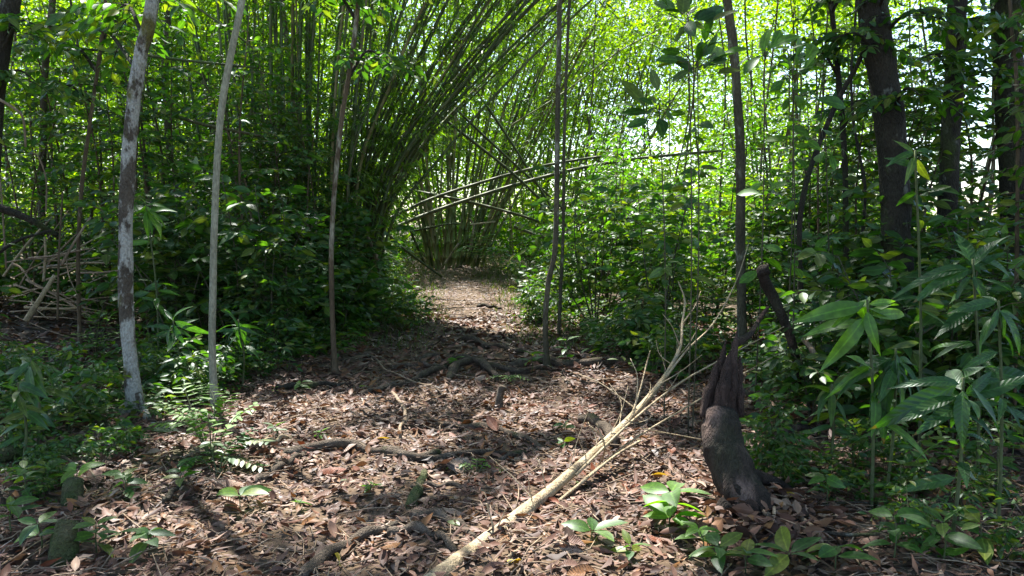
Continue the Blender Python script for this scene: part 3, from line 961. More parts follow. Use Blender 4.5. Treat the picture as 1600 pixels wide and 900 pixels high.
bamboo_clump('big bamboo clump whose dense culms arch over the footpath', B1, 80, spec_main, 'culm', 'leaf_bamboo', r=(.026, .011), leafn=36, leafu=(.14, 1))

# the clump at the far end of the path
B2 = onground(-1.55, 21.5)


def spec_far(u):
    a = -.30 + .95 * u
    return -.55 + 1.15 * u + rng.normal(0, .12), rng.normal(0, .5), PI / 2 + rng.normal(0, .35), a * .75 + rng.normal(0, .09), a * 1.2 + rng.normal(0, .10), 8.5 + 3.5 * rng.random()


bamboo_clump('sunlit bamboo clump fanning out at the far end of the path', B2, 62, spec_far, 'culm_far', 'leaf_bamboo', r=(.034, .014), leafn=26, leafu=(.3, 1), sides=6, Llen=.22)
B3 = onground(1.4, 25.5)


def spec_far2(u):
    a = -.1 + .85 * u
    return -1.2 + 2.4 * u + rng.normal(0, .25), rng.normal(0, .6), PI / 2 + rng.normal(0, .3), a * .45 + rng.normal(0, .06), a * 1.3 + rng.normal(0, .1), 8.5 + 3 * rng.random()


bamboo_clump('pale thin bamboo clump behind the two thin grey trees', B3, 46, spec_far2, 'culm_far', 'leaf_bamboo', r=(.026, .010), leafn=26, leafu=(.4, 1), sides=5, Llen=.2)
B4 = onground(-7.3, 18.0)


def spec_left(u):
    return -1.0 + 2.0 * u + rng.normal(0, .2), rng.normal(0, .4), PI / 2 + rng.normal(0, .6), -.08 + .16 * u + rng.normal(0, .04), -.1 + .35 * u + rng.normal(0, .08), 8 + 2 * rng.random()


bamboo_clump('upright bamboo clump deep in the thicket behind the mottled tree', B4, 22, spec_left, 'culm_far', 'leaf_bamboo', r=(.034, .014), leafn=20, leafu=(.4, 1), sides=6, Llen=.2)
B5 = onground(-4.1, 16.0)


def spec_left2(u):
    return -1.1 + 2.2 * u + rng.normal(0, .2), rng.normal(0, .4), PI / 2 + rng.normal(0, .6), -.12 + .3 * u + rng.normal(0, .04), -.2 + .7 * u + rng.normal(0, .1), 8 + 2 * rng.random()


bamboo_clump('dark upright bamboo clump behind the slender pale tree', B5, 26, spec_left2, 'culm', 'leaf_bamboo', r=(.034, .014), leafn=20, leafu=(.4, 1), sides=6, Llen=.18)


# broken and fallen culms
def fallen(poly, r, label, mat='culm_dead', group='broken bamboo poles across the path', n=40):
    pts = smooth([P(*q) if len(q) == 3 else G(*q, lift=.03) for q in poly], n) if len(poly) > 2 or True else None
    c = pts[0].copy()
    b = MB(); culm_tube(b, pts - c, r * .78, r * .6, 8, .4)
    return tag(link('bamboo_pole', b.mesh('bamboo_pole', M[mat]), loc=c), label, 'bamboo pole', group)


fallen([(586, 368, 14.5), (687, 327, 15), (829, 282, 15.5), (958, 253, 16), (1120, 236, 16.5), (1210, 232, 16.8)], .045, 'long green pole sloping up to the right, lower of the two crossing poles')
fallen([(600, 345, 15), (684, 307, 15.4), (820, 266, 15.8), (915, 248, 16.2), (1010, 238, 16.5)], .040, 'green pole sloping up to the right, upper of the two crossing poles')
fallen([(681, 176, 15.2), (740, 222, 15.2), (800, 270, 15.2), (865, 332, 15.2), (915, 385, 15.3)], .038, 'broken pole slanting down from the left bend behind the grey tree')
fallen([(706, 92, 16.0), (760, 165, 16.0), (810, 240, 16.0), (850, 305, 16.0), (885, 362, 16)], .036, 'broken pole slanting steeply down from the sheaf of culms')
fallen([(712, 170, 16.5), (770, 225, 16.5), (830, 280, 16.5), (905, 350, 16.6)], .034, 'broken pole slanting down from the right bend')
fallen([(681, 176, 15.2), (655, 212, 15), (620, 262, 14.6)], .038, 'short broken pole rising to the left bend')
fallen([(712, 170, 16.5), (660, 226, 16.2), (600, 292, 15.5)], .034, 'broken pole rising to the right bend from the big clump')
fallen([(598, 362, 17.0), (640, 396, 18.5), (693, 439)], .040, 'dark pole leaning down with its foot on the path')
fallen([(585, 345, 16.5), (612, 372, 16.8), (641, 399, 17.2)], .055, 'short thick pole above the dark pole on the path')
fallen([(640, 297, 16), (700, 309, 16), (735, 316, 16), (815, 337, 16), (850, 350, 16)], .042, 'dark pole sagging across the foot of the far bamboo')
fallen([(803, 354, 13), (835, 366, 13), (868, 377, 13)], .035, 'short dark pole slanting behind the bent-footed tree')
fallen([(640, 362, 19), (700, 350, 19), (720, 350, 19)], .035, 'short dark pole lying low before the far bamboo')
fallen([(735, 390, 20), (740, 350, 20), (731, 340, 20)], .04, 'pale snapped pole standing beside the far bamboo', 'dry_stick')
fallen([(735, 351, 19.5), (778, 346, 19.5)], .03, 'pale short pole lying flat before the far bamboo', 'dry_pale')
fallen([(695, 412, 20), (717, 380, 20), (725, 375, 20)], .035, 'grey bent pole leaning at the foot of the far bamboo', 'dry_stick')
fallen([(-20, 79, 9.5), (90, 77, 9.5), (180, 80, 9.5), (270, 92, 9.6), (420, 108, 9.8)], .024, 'dark pole hanging level across the upper left thicket', 'culm', 'poles hung in the thicket')
fallen([(270, 180, 10.5), (320, 195, 10.5), (420, 215, 10.6)], .03, 'mossy pole hanging level behind the slender pale tree', 'culm', 'poles hung in the thicket')
fallen([(305, 10, 9.5), (370, 55, 9.6), (420, 95, 9.8)], .018, 'thin dark pole slanting behind the top of the slender pale tree', 'culm', 'poles hung in the thicket')
fallen([(880, 365, 12), (960, 325, 12.5), (1040, 300, 13)], .014, 'thin dry pole rising to the right behind the bent-footed tree', 'dry_stick')
fallen([(800, 195, 18), (880, 145, 18), (960, 85, 18), (1040, 40, 18)], .022, 'thin green culm slanting up over the gap of bright foliage', 'culm_far')

# ------------------------------------------------------------------ the pale dry branch lying across the foreground
br = empty('dry_branch', G(720, 885), 'pale dry branch with long twigs lying slanting across the leaf litter', 'branch')
b0 = np.array(br.location)


def twig(name, pts, r0, r1, sides=8, n=24, mat='dry_pale', lump=.05):
    rs = np.interp(np.linspace(0, 1, n), np.linspace(0, 1, len(r0)), r0) if r1 is None else np.linspace(r0, r1, n)
    b = MB(); b.tube(smooth(np.array(pts) - b0, n), rs, sides, lump=lump, rough=.05)
    return link(name, b.mesh(name, M[mat]), br)


q0 = P(668, 915, 3.30); q1 = P(718, 878, 3.50); q2 = P(772, 838, 3.78); q3 = P(880, 750, 4.4); q4 = P(970, 668, 5.0); q5 = P(1032, 598, 5.5); q6 = P(1062, 545, 5.9); q7 = P(1070, 470, 6.3)
twig('broken_butt', [q0, q1, q2], .044, .040, 14, 20, 'dry_pale')
twig('stem', [q2, (q2 + q3) / 2, q3, q4, q5, q6, P(1066, 505, 6.1), q7, P(1060, 440, 6.4)], [.040, .036, .030, .023, .017, .012, .009, .007, .004], None, 12, 60)
b = MB()
b.tube(smooth([q2 + [-.02, -.02, 0], q2 + [.006, .008, .006]], 4) - b0, [.040, .044, .044, .040], 12, lump=.05, rough=.06)
link('joint', b.mesh('joint', M['dry_stick']), br)
tws = [([P(800, 838, 3.82), P(900, 760, 4.5), P(985, 690, 5.0), P(1075, 635, 5.4), P(1150, 590, 5.8), P(1250, 535, 6.2)], .009, .004),
       ([P(900, 742, 4.45), P(985, 660, 5.0), P(1060, 600, 5.4), P(1130, 560, 5.7), P(1230, 508, 6.0), P(1330, 460, 6.2)], .009, .003),
       ([P(840, 810, 4.1), P(905, 757, 4.4), P(960, 713, 4.7), P(1000, 689, 4.9)], .011, .007),
       ([P(1040, 590, 5.55), P(1075, 545, 5.8), P(1115, 505, 6.1), P(1150, 440, 6.4), P(1170, 380, 6.6)], .008, .003),
       ([P(985, 655, 5.0), P(1000, 610, 5.1), P(1010, 570, 5.2), P(1016, 548, 5.2)], .007, .003),
       ([P(980, 662, 5.0), P(992, 640, 5.0), P(996, 590, 5.05), P(985, 560, 5.1)], .006, .002),
       ([P(995, 640, 5.05), P(940, 600, 5.2), P(905, 585, 5.3)], .004, .002),
       ([P(1005, 670, 4.9), P(1060, 680, 5.0), P(1120, 690, 5.1), P(1170, 690, 5.2)], .004, .002),
       ([P(772, 830, 3.78), P(766, 806, 3.78), P(760, 787, 3.78)], .006, .0035),
       ([P(775, 828, 3.8), P(783, 812, 3.8), P(790, 795, 3.8)], .004, .002),
       ([P(835, 790, 4.1), P(828, 768, 4.1), P(826, 748, 4.1)], .004, .002),
       ([P(945, 690, 4.8), P(930, 672, 4.8), P(920, 665, 4.8)], .006, .003),
       ([P(1062, 540, 5.9), P(1050, 510, 5.9), P(1035, 490, 5.9)], .005, .002),
       ([P(1067, 505, 6.1), P(1085, 480, 6.1), P(1095, 455, 6.2)], .006, .002)]
for k in range(16):
    f = .12 + .8 * rng.random()
    pth = smooth([q2, q3, q4, q5, q6], 50)[int(f * 49)]
    d = nrm([rng.normal(.15, .5), rng.normal(.3, .4), .35 + .5 * rng.random()]) * (.12 + .30 * rng.random())
    tws.append(([pth, pth + d * .5 + rng.normal(0, .02, 3), pth + d], .0035, .0015))
for pl, ra, rb in tws:
    twig('twig', pl, ra, rb, 7, 20)
for label, pl, ra, rb in [('thin dry stick lying beneath the pale branch, rising to the right', [G(795, 880, .03), P(900, 800, 4.25), P(1000, 762, 4.5), P(1090, 745, 4.7)], .007, .004),
                          ('thin bent stick standing in the litter by the pale branch', [G(935, 730, .0), P(945, 700, 4.75), P(932, 662, 4.75)], .007, .004),
                          ('long thin stick lying from the litter to the broken stump', [G(1000, 850, .02), P(1060, 790, 4.5), P(1090, 740, 4.7)], .006, .003)]:
    c = np.array(pl[0]); b = MB(); b.tube(smooth(np.array(pl) - c, 14), np.linspace(ra, rb, 14), 6)
    tag(link('dry_stick', b.mesh('dry_stick', M['dry_pale']), loc=c), label, 'stick')

# ------------------------------------------------------------------ broken stump on the right
sb = G(1160, 820)
st = empty('broken_stump', sb, 'dark broken stump with a rotten hollow foot and a splintered neck', 'stump')
D = 5.0
spine = [(1200, 852, 3.98), (1180, 800, 4.08), (1150, 748, 4.18), (1132, 702, 4.27), (1126, 668, 4.33), (1127, 640, 4.38)]
sp_r = [.135, .120, .112, .108, .103, .094]
cp = smooth([P(*q) for q in spine], 46)
rr = np.interp(np.linspace(0, 1, 46), np.linspace(0, 1, 6), sp_r) * (1 + rng.normal(0, .012, 46))
rr[-3:] *= [.97, .9, .78]
b = MB(); b.tube(cp - sb, rr, 44, lump=.06, rough=.05)
link('base', b.mesh('stump_base', M['stump']), st)
# the neck is a sheaf of splintered heartwood
for k, (dx, y1, w) in enumerate([(-26, 560, .036), (-14, 533, .040), (0, 548, .042), (13, 518, .036), (25, 556, .032), (-6, 585, .040), (8, 575, .042), (19, 600, .036), (-32, 605, .026), (33, 612, .024)]):
    dd = .035 * math.sin(k * 2.1)
    p0 = P(1127 + dx * .9, 652, 4.38 + dd); p1 = P(1131 + dx * .8, 610, 4.42 + dd); p2 = P(1136 + dx * .62 + (640 - y1) * .06, y1, 4.5 + dd * .8)
    b = MB(); n = 16
    b.tube(smooth([p0, p1, p2], n) - sb, np.interp(np.linspace(0, 1, n), [0, .55, .85, 1], [w, w * .85, w * .5, .003]), 10, lump=.18, rough=.12)
    link('splinter', b.mesh('splinter', M['stump_red']), st)
for pl, r in [([(1140, 790, 4.0), (1118, 812, 3.98), (1085, 835, 4.0), (1060, 838, 4.15)], .055), ([(1195, 800, 4.05), (1225, 815, 4.1), (1262, 822, 4.2), (1290, 815, 4.35)], .062),
              ([(1165, 740, 4.25), (1205, 752, 4.35), (1240, 770, 4.4), (1275, 772, 4.5)], .04), ([(1180, 820, 3.95), (1200, 850, 3.85), (1235, 872, 3.8)], .045)]:
    b = MB(); b.tube(smooth([P(*q) - sb for q in pl], 18), np.linspace(r, r * .4, 18), 14, lump=.12, rough=.10)
    link('spreading_root', b.mesh('spreading_root', M['stump']), st)
hp = smooth([P(1158, 830, 3.95), P(1164, 810, 3.97), P(1174, 788, 4.01), P(1186, 770, 4.07)], 16)
b = MB(); b.tube(hp - sb, np.interp(np.linspace(0, 1, 16), [0, .3, .7, 1], [.012, .034, .03, .008]), 18, lump=.2, rough=.35)
link('rotten_wood', b.mesh('rotten_wood', M['rot']), st)
for k in range(9):
    i0 = rng.integers(4, 42); az = -2.6 + 2.2 * rng.random()
    c0 = cp[i0] + np.array([math.cos(az), math.sin(az) * .8, .1]) * rr[i0] * 1.0
    tg = nrm(cp[min(i0 + 3, 45)] - cp[i0])
    b = MB(); L_ = .06 + .10 * rng.random()
    b.tube(smooth([c0 - tg * L_ * .5, c0 + rng.normal(0, .006, 3), c0 + tg * L_ * .5], 8) - sb, np.array([.004, .009, .013, .014, .013, .011, .007, .003]) * (.7 + .6 * rng.random()), 7, lump=.3, rough=.2)
    link('bark_flake', b.mesh('bark_flake', M['stump']), st)

# snapped dark limb behind the stump
for label, pl, ra, rb, mt in [
        ('dark snapped limb with a charred knob standing behind the stump', [(1245, 600, 6.2), (1240, 545, 6.1), (1225, 500, 6.0), (1208, 465, 6.0), (1196, 440, 5.95), (1190, 424, 5.9), (1202, 420, 5.88)], .035, .042, 'stump'),
        ('grey forked dead limb leaning above the stump neck', [(1148, 538, 4.65), (1172, 522, 5.2), (1186, 500, 5.9), (1200, 480, 6.0)], .022, .014, 'stump_red'),
        ('thin black root-like limb arching beside the stump', [(1180, 780, 5.5), (1210, 690, 5.6), (1245, 668, 5.6), (1275, 680, 5.6), (1300, 730, 5.4)], .028, .018, 'stump'),
        ('short pale broken stick glinting behind the stump', [(1255, 530, 5.9), (1268, 545, 5.8), (1276, 562, 5.8)], .018, .022, 'dry_stick'),
        ('thin grey dead limb slanting down behind the stump', [(1150, 600, 6.4), (1190, 630, 6.3), (1230, 645, 6.2)], .02, .014, 'bark_grey'),
        ('dark log lying in the shadow beyond the stump', [(1215, 690, 6.2), (1260, 660, 6.3), (1320, 690, 6.2), (1370, 730, 6.0)], .05, .04, 'bark_dark')]:
    pts = smooth([P(*q) for q in pl], 24); c = pts[0].copy()
    b = MB(); b.tube(pts - c, np.linspace(ra, rb, 24), 10, lump=.18)
    tag(link('dead_limb', b.mesh('dead_limb', M[mt]), loc=c), label, 'dead limb')

# ------------------------------------------------------------------ roots and logs across the path
def root(poly, r_, label, mat='root', name='tree_root', cat='root', lift=.0, arch=0.0, taper=.6, group='roots across the path'):
    r = r_ * .84 if cat == 'root' else r_
    pts = [G(px, py) for px, py in poly]
    n = max(18, len(poly) * 7)
    pts = smooth(pts, n)
    u = np.linspace(0, 1, n)
    pts[:, 2] = gz(pts[:, 0], pts[:, 1]) + lift + r * .7 + .014 + arch * np.sin(PI * u) + .012 * np.sin(u * 17 + r * 90)
    pts[0, 2] -= r * 1.2; pts[-1, 2] -= r * 1.2
    rr = r * (1 - (1 - taper) * u) * (1 + .12 * np.sin(u * 23 + r * 500)) * np.clip(np.minimum(u, 1 - u) * 12 + .35, 0, 1)
    c = pts[0].copy()
    b = MB(); b.tube(pts - c, rr, 12, lump=.10, rough=.10)
    return tag(link(name, b.mesh(name, M[mat]), loc=c), label, cat, group if cat == 'root' else None)


root([(440, 716), (500, 706), (560, 705), (600, 716), (645, 722), (690, 716)], .042, 'long low root crossing the path before the big grey dead leaf')
root([(560, 702), (610, 718), (660, 724), (720, 718), (780, 716), (825, 714)], .036, 'winding root that meets the long low root and runs right')
root([(690, 728), (745, 735), (790, 722), (825, 712)], .026, 'short root looping right of the big grey dead leaf')
root([(560, 622), (610, 612), (650, 598), (690, 580), (705, 572)], .045, 'root slanting up left of the arched root')
root([(700, 598), (715, 584), (740, 578), (762, 586), (778, 600)], .055, 'arched root humped above the path litter', arch=.06)
root([(612, 580), (650, 577), (690, 580)], .045, 'straight low root ending at the left edge of the path')
root([(655, 566), (680, 562), (705, 570), (720, 580)], .04, 'stubby root behind the arched root')
root([(690, 560), (740, 572), (790, 584), (850, 580)], .05, 'thick dark root running right behind the arched root')
root([(790, 580), (850, 572), (920, 575), (1000, 572), (1050, 585)], .06, 'long dark root ridge running right past the bent-footed tree')
root([(718, 532), (750, 541), (790, 549), (825, 556)], .055, 'lone straight root lying farthest up the path')
root([(690, 668), (745, 674), (800, 684), (835, 700), (862, 716)], .034, 'thin root slanting across the middle of the path')
root([(640, 812), (680, 812), (715, 826), (745, 848)], .027, 'root bent like an elbow left of the branch butt')
root([(605, 842), (650, 836), (690, 850), (715, 872)], .030, 'pale root in the bottom of the view beside the branch butt')
root([(640, 770), (680, 765), (740, 770)], .022, 'short dark root left of the pale branch')
root([(470, 910), (520, 874), (570, 848), (625, 828)], .038, 'thick dark root slanting in from the bottom edge', taper=.75)
root([(400, 760), (450, 730), (480, 712)], .03, 'faint root slanting in from the fern plant')
root([(640, 800), (655, 772), (664, 748)], .042, 'mossy green root stub pointing up the path', 'moss_log')
root([(905, 664), (930, 670), (952, 690), (962, 705)], .040, 'short mossy log beyond the pale branch', 'root', 'mossy_log', 'log', lift=.02, taper=.9)
root([(612, 622), (628, 640), (633, 660), (625, 680), (626, 698)], .016, 'pale crooked stick lying in the middle of the litter', 'dry_stick', 'crooked_stick', 'stick', lift=.02)
root([(585, 570), (620, 595), (665, 612), (690, 622)], .008, 'thin straight grey stick left of the arched root', 'dry_stick', 'thin_stick', 'stick', lift=.05)
root([(655, 489), (690, 488)], .03, 'pale stick lying at the left edge of the far path', 'dry_pale', 'pale_stick', 'stick', lift=.03)
root([(745, 483), (785, 487)], .03, 'small dark stick lying on the far path', 'bark_dark', 'dark_stick', 'stick', lift=.03)
root([(806, 455), (850, 460)], .03, 'dark stick lying beside the far path on the right', 'bark_dark', 'dark_stick', 'stick', lift=.03)
root([(430, 612), (480, 612), (545, 608)], .03, 'dark fallen stick below the thin brown tree', 'bark_dark', 'dark_stick', 'stick', lift=.02)
root([(255, 800), (275, 780), (290, 766)], .016, 'short black stick in front of the fern plant', 'bark_dark', 'dark_stick', 'stick', lift=.03)
root([(55, 715), (110, 735), (150, 758)], .012, 'thin pale stick lying left below the mottled tree', 'dry_stick', 'pale_stick', 'stick', lift=.04)
root([(390, 705), (430, 700), (450, 692)], .02, 'pale stick lying right of the fern plant', 'dry_pale', 'pale_stick', 'stick', lift=.03)
root([(150, 655), (180, 700), (165, 735)], .03, 'root stub curling in the shade left of the mottled tree', 'root')
root([(0, 728), (60, 722), (130, 706)], .05, 'dark rotten log at the left edge of the litter', 'moss_log', 'rotten_log', 'log', lift=.02)


def stub(poly, r0, r1, label, mat, name, cat, sides=12):
    pts = smooth([P(*q) if len(q) == 3 else G(*q, lift=-.04) for q in poly], 14); c = pts[0].copy()
    b = MB(); b.tube(pts - c, np.linspace(r0, r1, 14), sides, lump=.16)
    return tag(link(name, b.mesh(name, M[mat]), loc=c), label, cat)


g = G(780, 640)
stub([(780, 642), (780, 622, g[1]), (786, 603, g[1])], .036, .03, 'small upright rotten stub in the middle of the path', 'root', 'root_stub', 'stub')
g = G(100, 880)
stub([(98, 885), (100, 850, g[1]), (106, 815, g[1] + .05)], .06, .05, 'short mossy stump among the seedlings in the lower left corner', 'moss_log', 'mossy_stump', 'stump', 16)
g = G(112, 790)
stub([(112, 795), (113, 770, g[1]), (116, 752, g[1] + .05)], .06, .045, 'low yellowish stump above the mossy one in the lower left', 'moss_log', 'mossy_stump', 'stump', 16)
stub([(1070, 822), P and (1085, 838, 4.15), (1115, 868, 4.0)], .05, .05, 'yellowish log end beside the seedling right of the branch', 'moss_log', 'mossy_log', 'log', 14)
stub([(1185, 840), (1200, 835, 4.3), (1230, 850, 4.2)], .03, .02, 'dark root end in front of the broken stump', 'stump', 'tree_root', 'root', 10)

# ------------------------------------------------------------------ heap of dry sticks on the left
e = None
for k in range(34):
    px = 5 + 120 * rng.random(); py = 395 + 100 * rng.random() ** .8
    Y = 8.6 + 1.2 * rng.random()
    p = P(px, py, Y)
    p[2] = max(p[2], float(gz(p[0], p[1])) + .03)
    a = rng.normal(.25, .6); Ln = .35 + .8 * rng.random()
    d = nrm([math.cos(a), rng.normal(0, .4), math.sin(a) * .7])
    q = p + d * Ln
    q[2] = max(q[2], float(gz(q[0], q[1])) + .03)
    b = MB(); r = .006 + .012 * rng.random() ** 2
    b.tube(smooth([p - p, (q - p) / 2 + rng.normal(0, .03, 3), q - p], 8), np.linspace(r, r * .6, 8), 6)
    tag(link('dry_stick', b.mesh('dry_stick', M['dry_pale' if rng.random() < .4 else 'dry_stick']), loc=p), 'dry tan stick in the heap at the left edge', 'stick', 'dry sticks heaped at the left edge')
for label, pl, r, mt in [('dark log slanting down through the dry sticks', [(-20, 318, 9), (40, 340, 9), (90, 368, 9.1)], .045, 'bark_dark'),
                         ('dark arching dead branch over the dry sticks', [(-10, 400, 8.4), (30, 375, 8.4), (80, 360, 8.5)], .02, 'bark_dark'),
                         ('pale stout stick standing out of the dry sticks', [(40, 502, 8.3), (62, 468, 8.4), (86, 430, 8.5)], .03, 'dry_pale'),
                         ('pale upright stick in the dry sticks', [(68, 440, 9), (71, 400, 9), (70, 370, 9)], .016, 'dry_pale'),
                         ('pale thin stick crossing in front of the very thin tree', [(96, 415, 8.3), (112, 385, 8.3), (141, 340, 8.4)], .016, 'dry_stick'),
                         ('bare grey twig drooping at the upper left edge', [(-10, 150, 7.5), (20, 168, 7.5), (36, 185, 7.5), (40, 230, 7.5)], .014, 'dry_stick'),
                         ('thin tan stem curving up behind the dry sticks', [(10, 420, 9.5), (4, 330, 9.5), (-2, 250, 9.5)], .012, 'dry_stick'),
                         ('bare thin stem bending over left of the very thin tree', [(72, 330, 8.8), (72, 280, 8.8), (60, 245, 8.8), (48, 238, 8.8)], .009, 'dry_stick'),
                         ('thin straight brown stem left of the mottled tree', [(90, 500, 8.2), (92, 400, 8.2), (98, 300, 8.3)], .012, 'bark_sapling'),
                         ('tan stick leaning under the big bamboo clump', [(590, 405, 12.2), (575, 370, 12.3), (563, 340, 12.4)], .03, 'dry_stick')]:
    pts = smooth([P(*q) for q in pl], 16); c = pts[0].copy()
    b = MB(); b.tube(pts - c, np.linspace(r, r * .7, 16), 8, lump=.1)
    tag(link('dead_branch', b.mesh('dead_branch', M[mt]), loc=c), label, 'branch')

# ------------------------------------------------------------------ foreground plants: every leaf a part
def leafset(tms, name, m):
    out = []
    for q, tmq in enumerate(tms):
        b = MB(); b.leaves(tmq, np.eye(3)[None], np.zeros((1, 3)), [q * .13]); out.append(b.mesh(name, M[m]))
    return out


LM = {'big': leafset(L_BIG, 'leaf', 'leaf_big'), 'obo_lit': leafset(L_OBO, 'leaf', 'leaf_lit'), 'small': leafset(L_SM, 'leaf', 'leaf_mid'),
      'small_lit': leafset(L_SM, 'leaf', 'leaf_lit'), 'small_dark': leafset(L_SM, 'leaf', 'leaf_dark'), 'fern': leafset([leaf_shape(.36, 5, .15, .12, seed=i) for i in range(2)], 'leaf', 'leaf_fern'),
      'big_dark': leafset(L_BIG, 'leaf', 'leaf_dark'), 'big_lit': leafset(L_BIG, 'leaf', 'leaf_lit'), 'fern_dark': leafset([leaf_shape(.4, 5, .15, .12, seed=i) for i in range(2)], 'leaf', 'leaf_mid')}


def add_leaf(e, base, lset, a, bb, up=None, ls=None):
    """one leaf from a to bb (world)"""
    d = np.asarray(bb) - np.asarray(a); Ln = np.linalg.norm(d)
    R = frames([d], [up if up is not None else rup(1, .35)[0]], Ln)[0]
    me = LM[lset][rng.integers(0, len(LM[lset]))]
    return link('leaf', me, e, mat4=mat4(R, np.asarray(a) - base))


def stem_mesh(e, base, pts, r0, r1, mat='green_stem', name='stem', n=14, sides=6):
    b = MB(); b.tube(smooth(np.array(pts) - base, n), np.linspace(r0, r1, n), sides)
    return link(name, b.mesh(name, M[mat]), e)


def whorl_plant(label, centre, base_px, tips, lset='big', r=.010, group=None, cat='plant', name='broadleaf_plant', stemmat='green_stem', dz=.10, extra=9):
    """stem rising to a centre (px, py, Y); long leaves reaching to tips (px, py, depth offset)"""
    c = P(*centre)
    base = onground(P(base_px[0], 500, base_px[1])[0], base_px[1])
    e = empty(name, base, label, cat, group)
    mid = (base + c) / 2 + np.array([.03, .02, 0])
    stem_mesh(e, base, [base - [0, 0, .05], mid, c], r, r * .6, stemmat)
    if name == 'sapling':
        tips = list(tips) + [(q[0] + rng.normal(0, 12), q[1] + rng.normal(0, 10), (q[2] if len(q) > 2 else 0) + rng.normal(0, .08)) for q in tips]
    for k, t in enumerate(tips):
        tp = P(t[0], t[1], centre[2] + (t[2] if len(t) > 2 else rng.normal(0, .06)))
        s = c + np.array([0, 0, -dz * rng.random()])
        if name == 'sapling':
            s2 = s + (tp - s) * (.15 + .4 * rng.random()) + rng.normal(0, .025, 3)
            tp = s2 + (tp - s) * (.55 + .4 * rng.random()) + rng.normal(0, .02, 3)
            stem_mesh(e, base, [s, (s + s2) / 2 + rng.normal(0, .006, 3), s2], .0025, .0015, stemmat, 'twig', 5, 4)
            s = s2
        Lmean = np.linalg.norm(tp - s) if k == 0 else .5 * (Lmean + np.linalg.norm(tp - s))
        add_leaf(e, base, lset, s, tp, up=rup(1, .5)[0] * [1, 1, .85] + np.array([0, -.55, 0]))
    for k in range(extra):
        u = .38 + .55 * rng.random()
        s = base * (1 - u) ** 2 + 2 * u * (1 - u) * (2 * mid - (base + c) / 2) + u * u * c
        az = k * 2.4 + rng.random()
        d = np.array([math.cos(az), math.sin(az), rng.normal(-.15, .25)])
        add_leaf(e, base, lset, s, s + nrm(d) * Lmean * (.7 + .5 * rng.random()), up=rup(1, .35)[0] * [1, 1, .75] + np.array([0, -.5, 0]))
    return e


def seedling(label, px, py, h, nl, Ll, lset='small', spread=.55, lean=(0, 0), group=None, pairs=2, name='seedling', up=.25, base=None):
    base = G(px, py) if base is None else np.asarray(base)
    e = empty(name, base, label, 'plant', group)
    top = base + np.array([lean[0], lean[1], h])
    stem_mesh(e, base, [base - [0, 0, .03], (base + top) / 2 + rng.normal(0, .01, 3), top], .004 + .004 * h, .002 + .002 * h)
    k = 0
    for lv in range(pairs):
        f = 1 - .30 * lv
        p = base + (top - base) * f
        m = int(math.ceil(nl / pairs))
        a0 = rng.random() * 6.28
        for q in range(m):
            az = a0 + q * 6.283 / m + rng.normal(0, .25)
            L_ = Ll * (.7 + .45 * rng.random())
            d = nrm([math.cos(az), math.sin(az), up + rng.normal(0, .2)])
            add_leaf(e, base, lset, p, p + d * L_)
    return e


def frond_plant(label, base, fronds, lset='fern', npair=9, Ll=.10, group=None, name='fern_plant', cat='fern'):
    """fronds: list of (mid, tip) world points; leaflets in pairs"""
    e = empty(name, base, label, cat, group)
    for mid, tip in fronds:
        pts = smooth([base, mid, tip], 16)
        b = MB(); b.tube(pts - base, np.linspace(.005, .0015, 16), 5)
        fr = link('frond', b.mesh('frond', M['green_stem']), e)
        for k in range(npair):
            u = .30 + .68 * k / (npair - 1)
            i0 = min(int(u * 15), 14); p = pts[i0] + (pts[i0 + 1] - pts[i0]) * (u * 15 - i0)
            tg = nrm(pts[i0 + 1] - pts[i0]); side = nrm(np.cross(tg, [0, 0, 1.0]))
            for s in (-1, 1):
                L_ = Ll * (1.1 - .55 * abs(u - .55) * 1.6) * (.9 + .2 * rng.random())
                d = tg * .45 + side * s + np.array([0, 0, -.12 + rng.normal(0, .08)])
                R = frames([d], [np.array([0, 0, 1.0]) + rng.normal(0, .12, 3)], L_)[0]
                link('leaflet', LM[lset][rng.integers(0, 2)], fr, mat4=mat4(R, p - base))
        add_tip = None
    return e


# right: long shiny drooping leaves
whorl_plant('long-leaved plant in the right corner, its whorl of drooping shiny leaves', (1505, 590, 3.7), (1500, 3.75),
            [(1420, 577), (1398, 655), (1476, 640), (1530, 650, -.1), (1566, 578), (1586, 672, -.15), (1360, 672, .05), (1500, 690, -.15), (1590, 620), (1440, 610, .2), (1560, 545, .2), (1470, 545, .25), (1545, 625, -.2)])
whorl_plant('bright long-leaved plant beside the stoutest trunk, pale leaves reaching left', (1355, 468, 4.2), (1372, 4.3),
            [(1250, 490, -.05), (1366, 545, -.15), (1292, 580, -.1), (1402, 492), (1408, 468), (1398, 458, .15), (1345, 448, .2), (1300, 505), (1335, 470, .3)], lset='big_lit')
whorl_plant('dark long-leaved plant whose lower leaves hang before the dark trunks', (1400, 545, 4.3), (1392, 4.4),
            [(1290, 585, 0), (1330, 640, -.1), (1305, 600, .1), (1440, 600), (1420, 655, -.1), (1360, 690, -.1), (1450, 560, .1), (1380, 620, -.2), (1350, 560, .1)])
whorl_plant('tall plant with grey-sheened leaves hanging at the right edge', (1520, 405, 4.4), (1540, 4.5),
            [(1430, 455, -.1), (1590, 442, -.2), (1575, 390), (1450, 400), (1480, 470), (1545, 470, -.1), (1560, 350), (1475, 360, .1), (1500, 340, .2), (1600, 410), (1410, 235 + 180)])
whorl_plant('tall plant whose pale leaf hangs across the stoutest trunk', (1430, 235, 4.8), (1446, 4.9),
            [(1385, 238), (1390, 250, -.1), (1465, 232), (1480, 250), (1420, 275, -.1), (1450, 290), (1400, 210)], lset='big_dark')
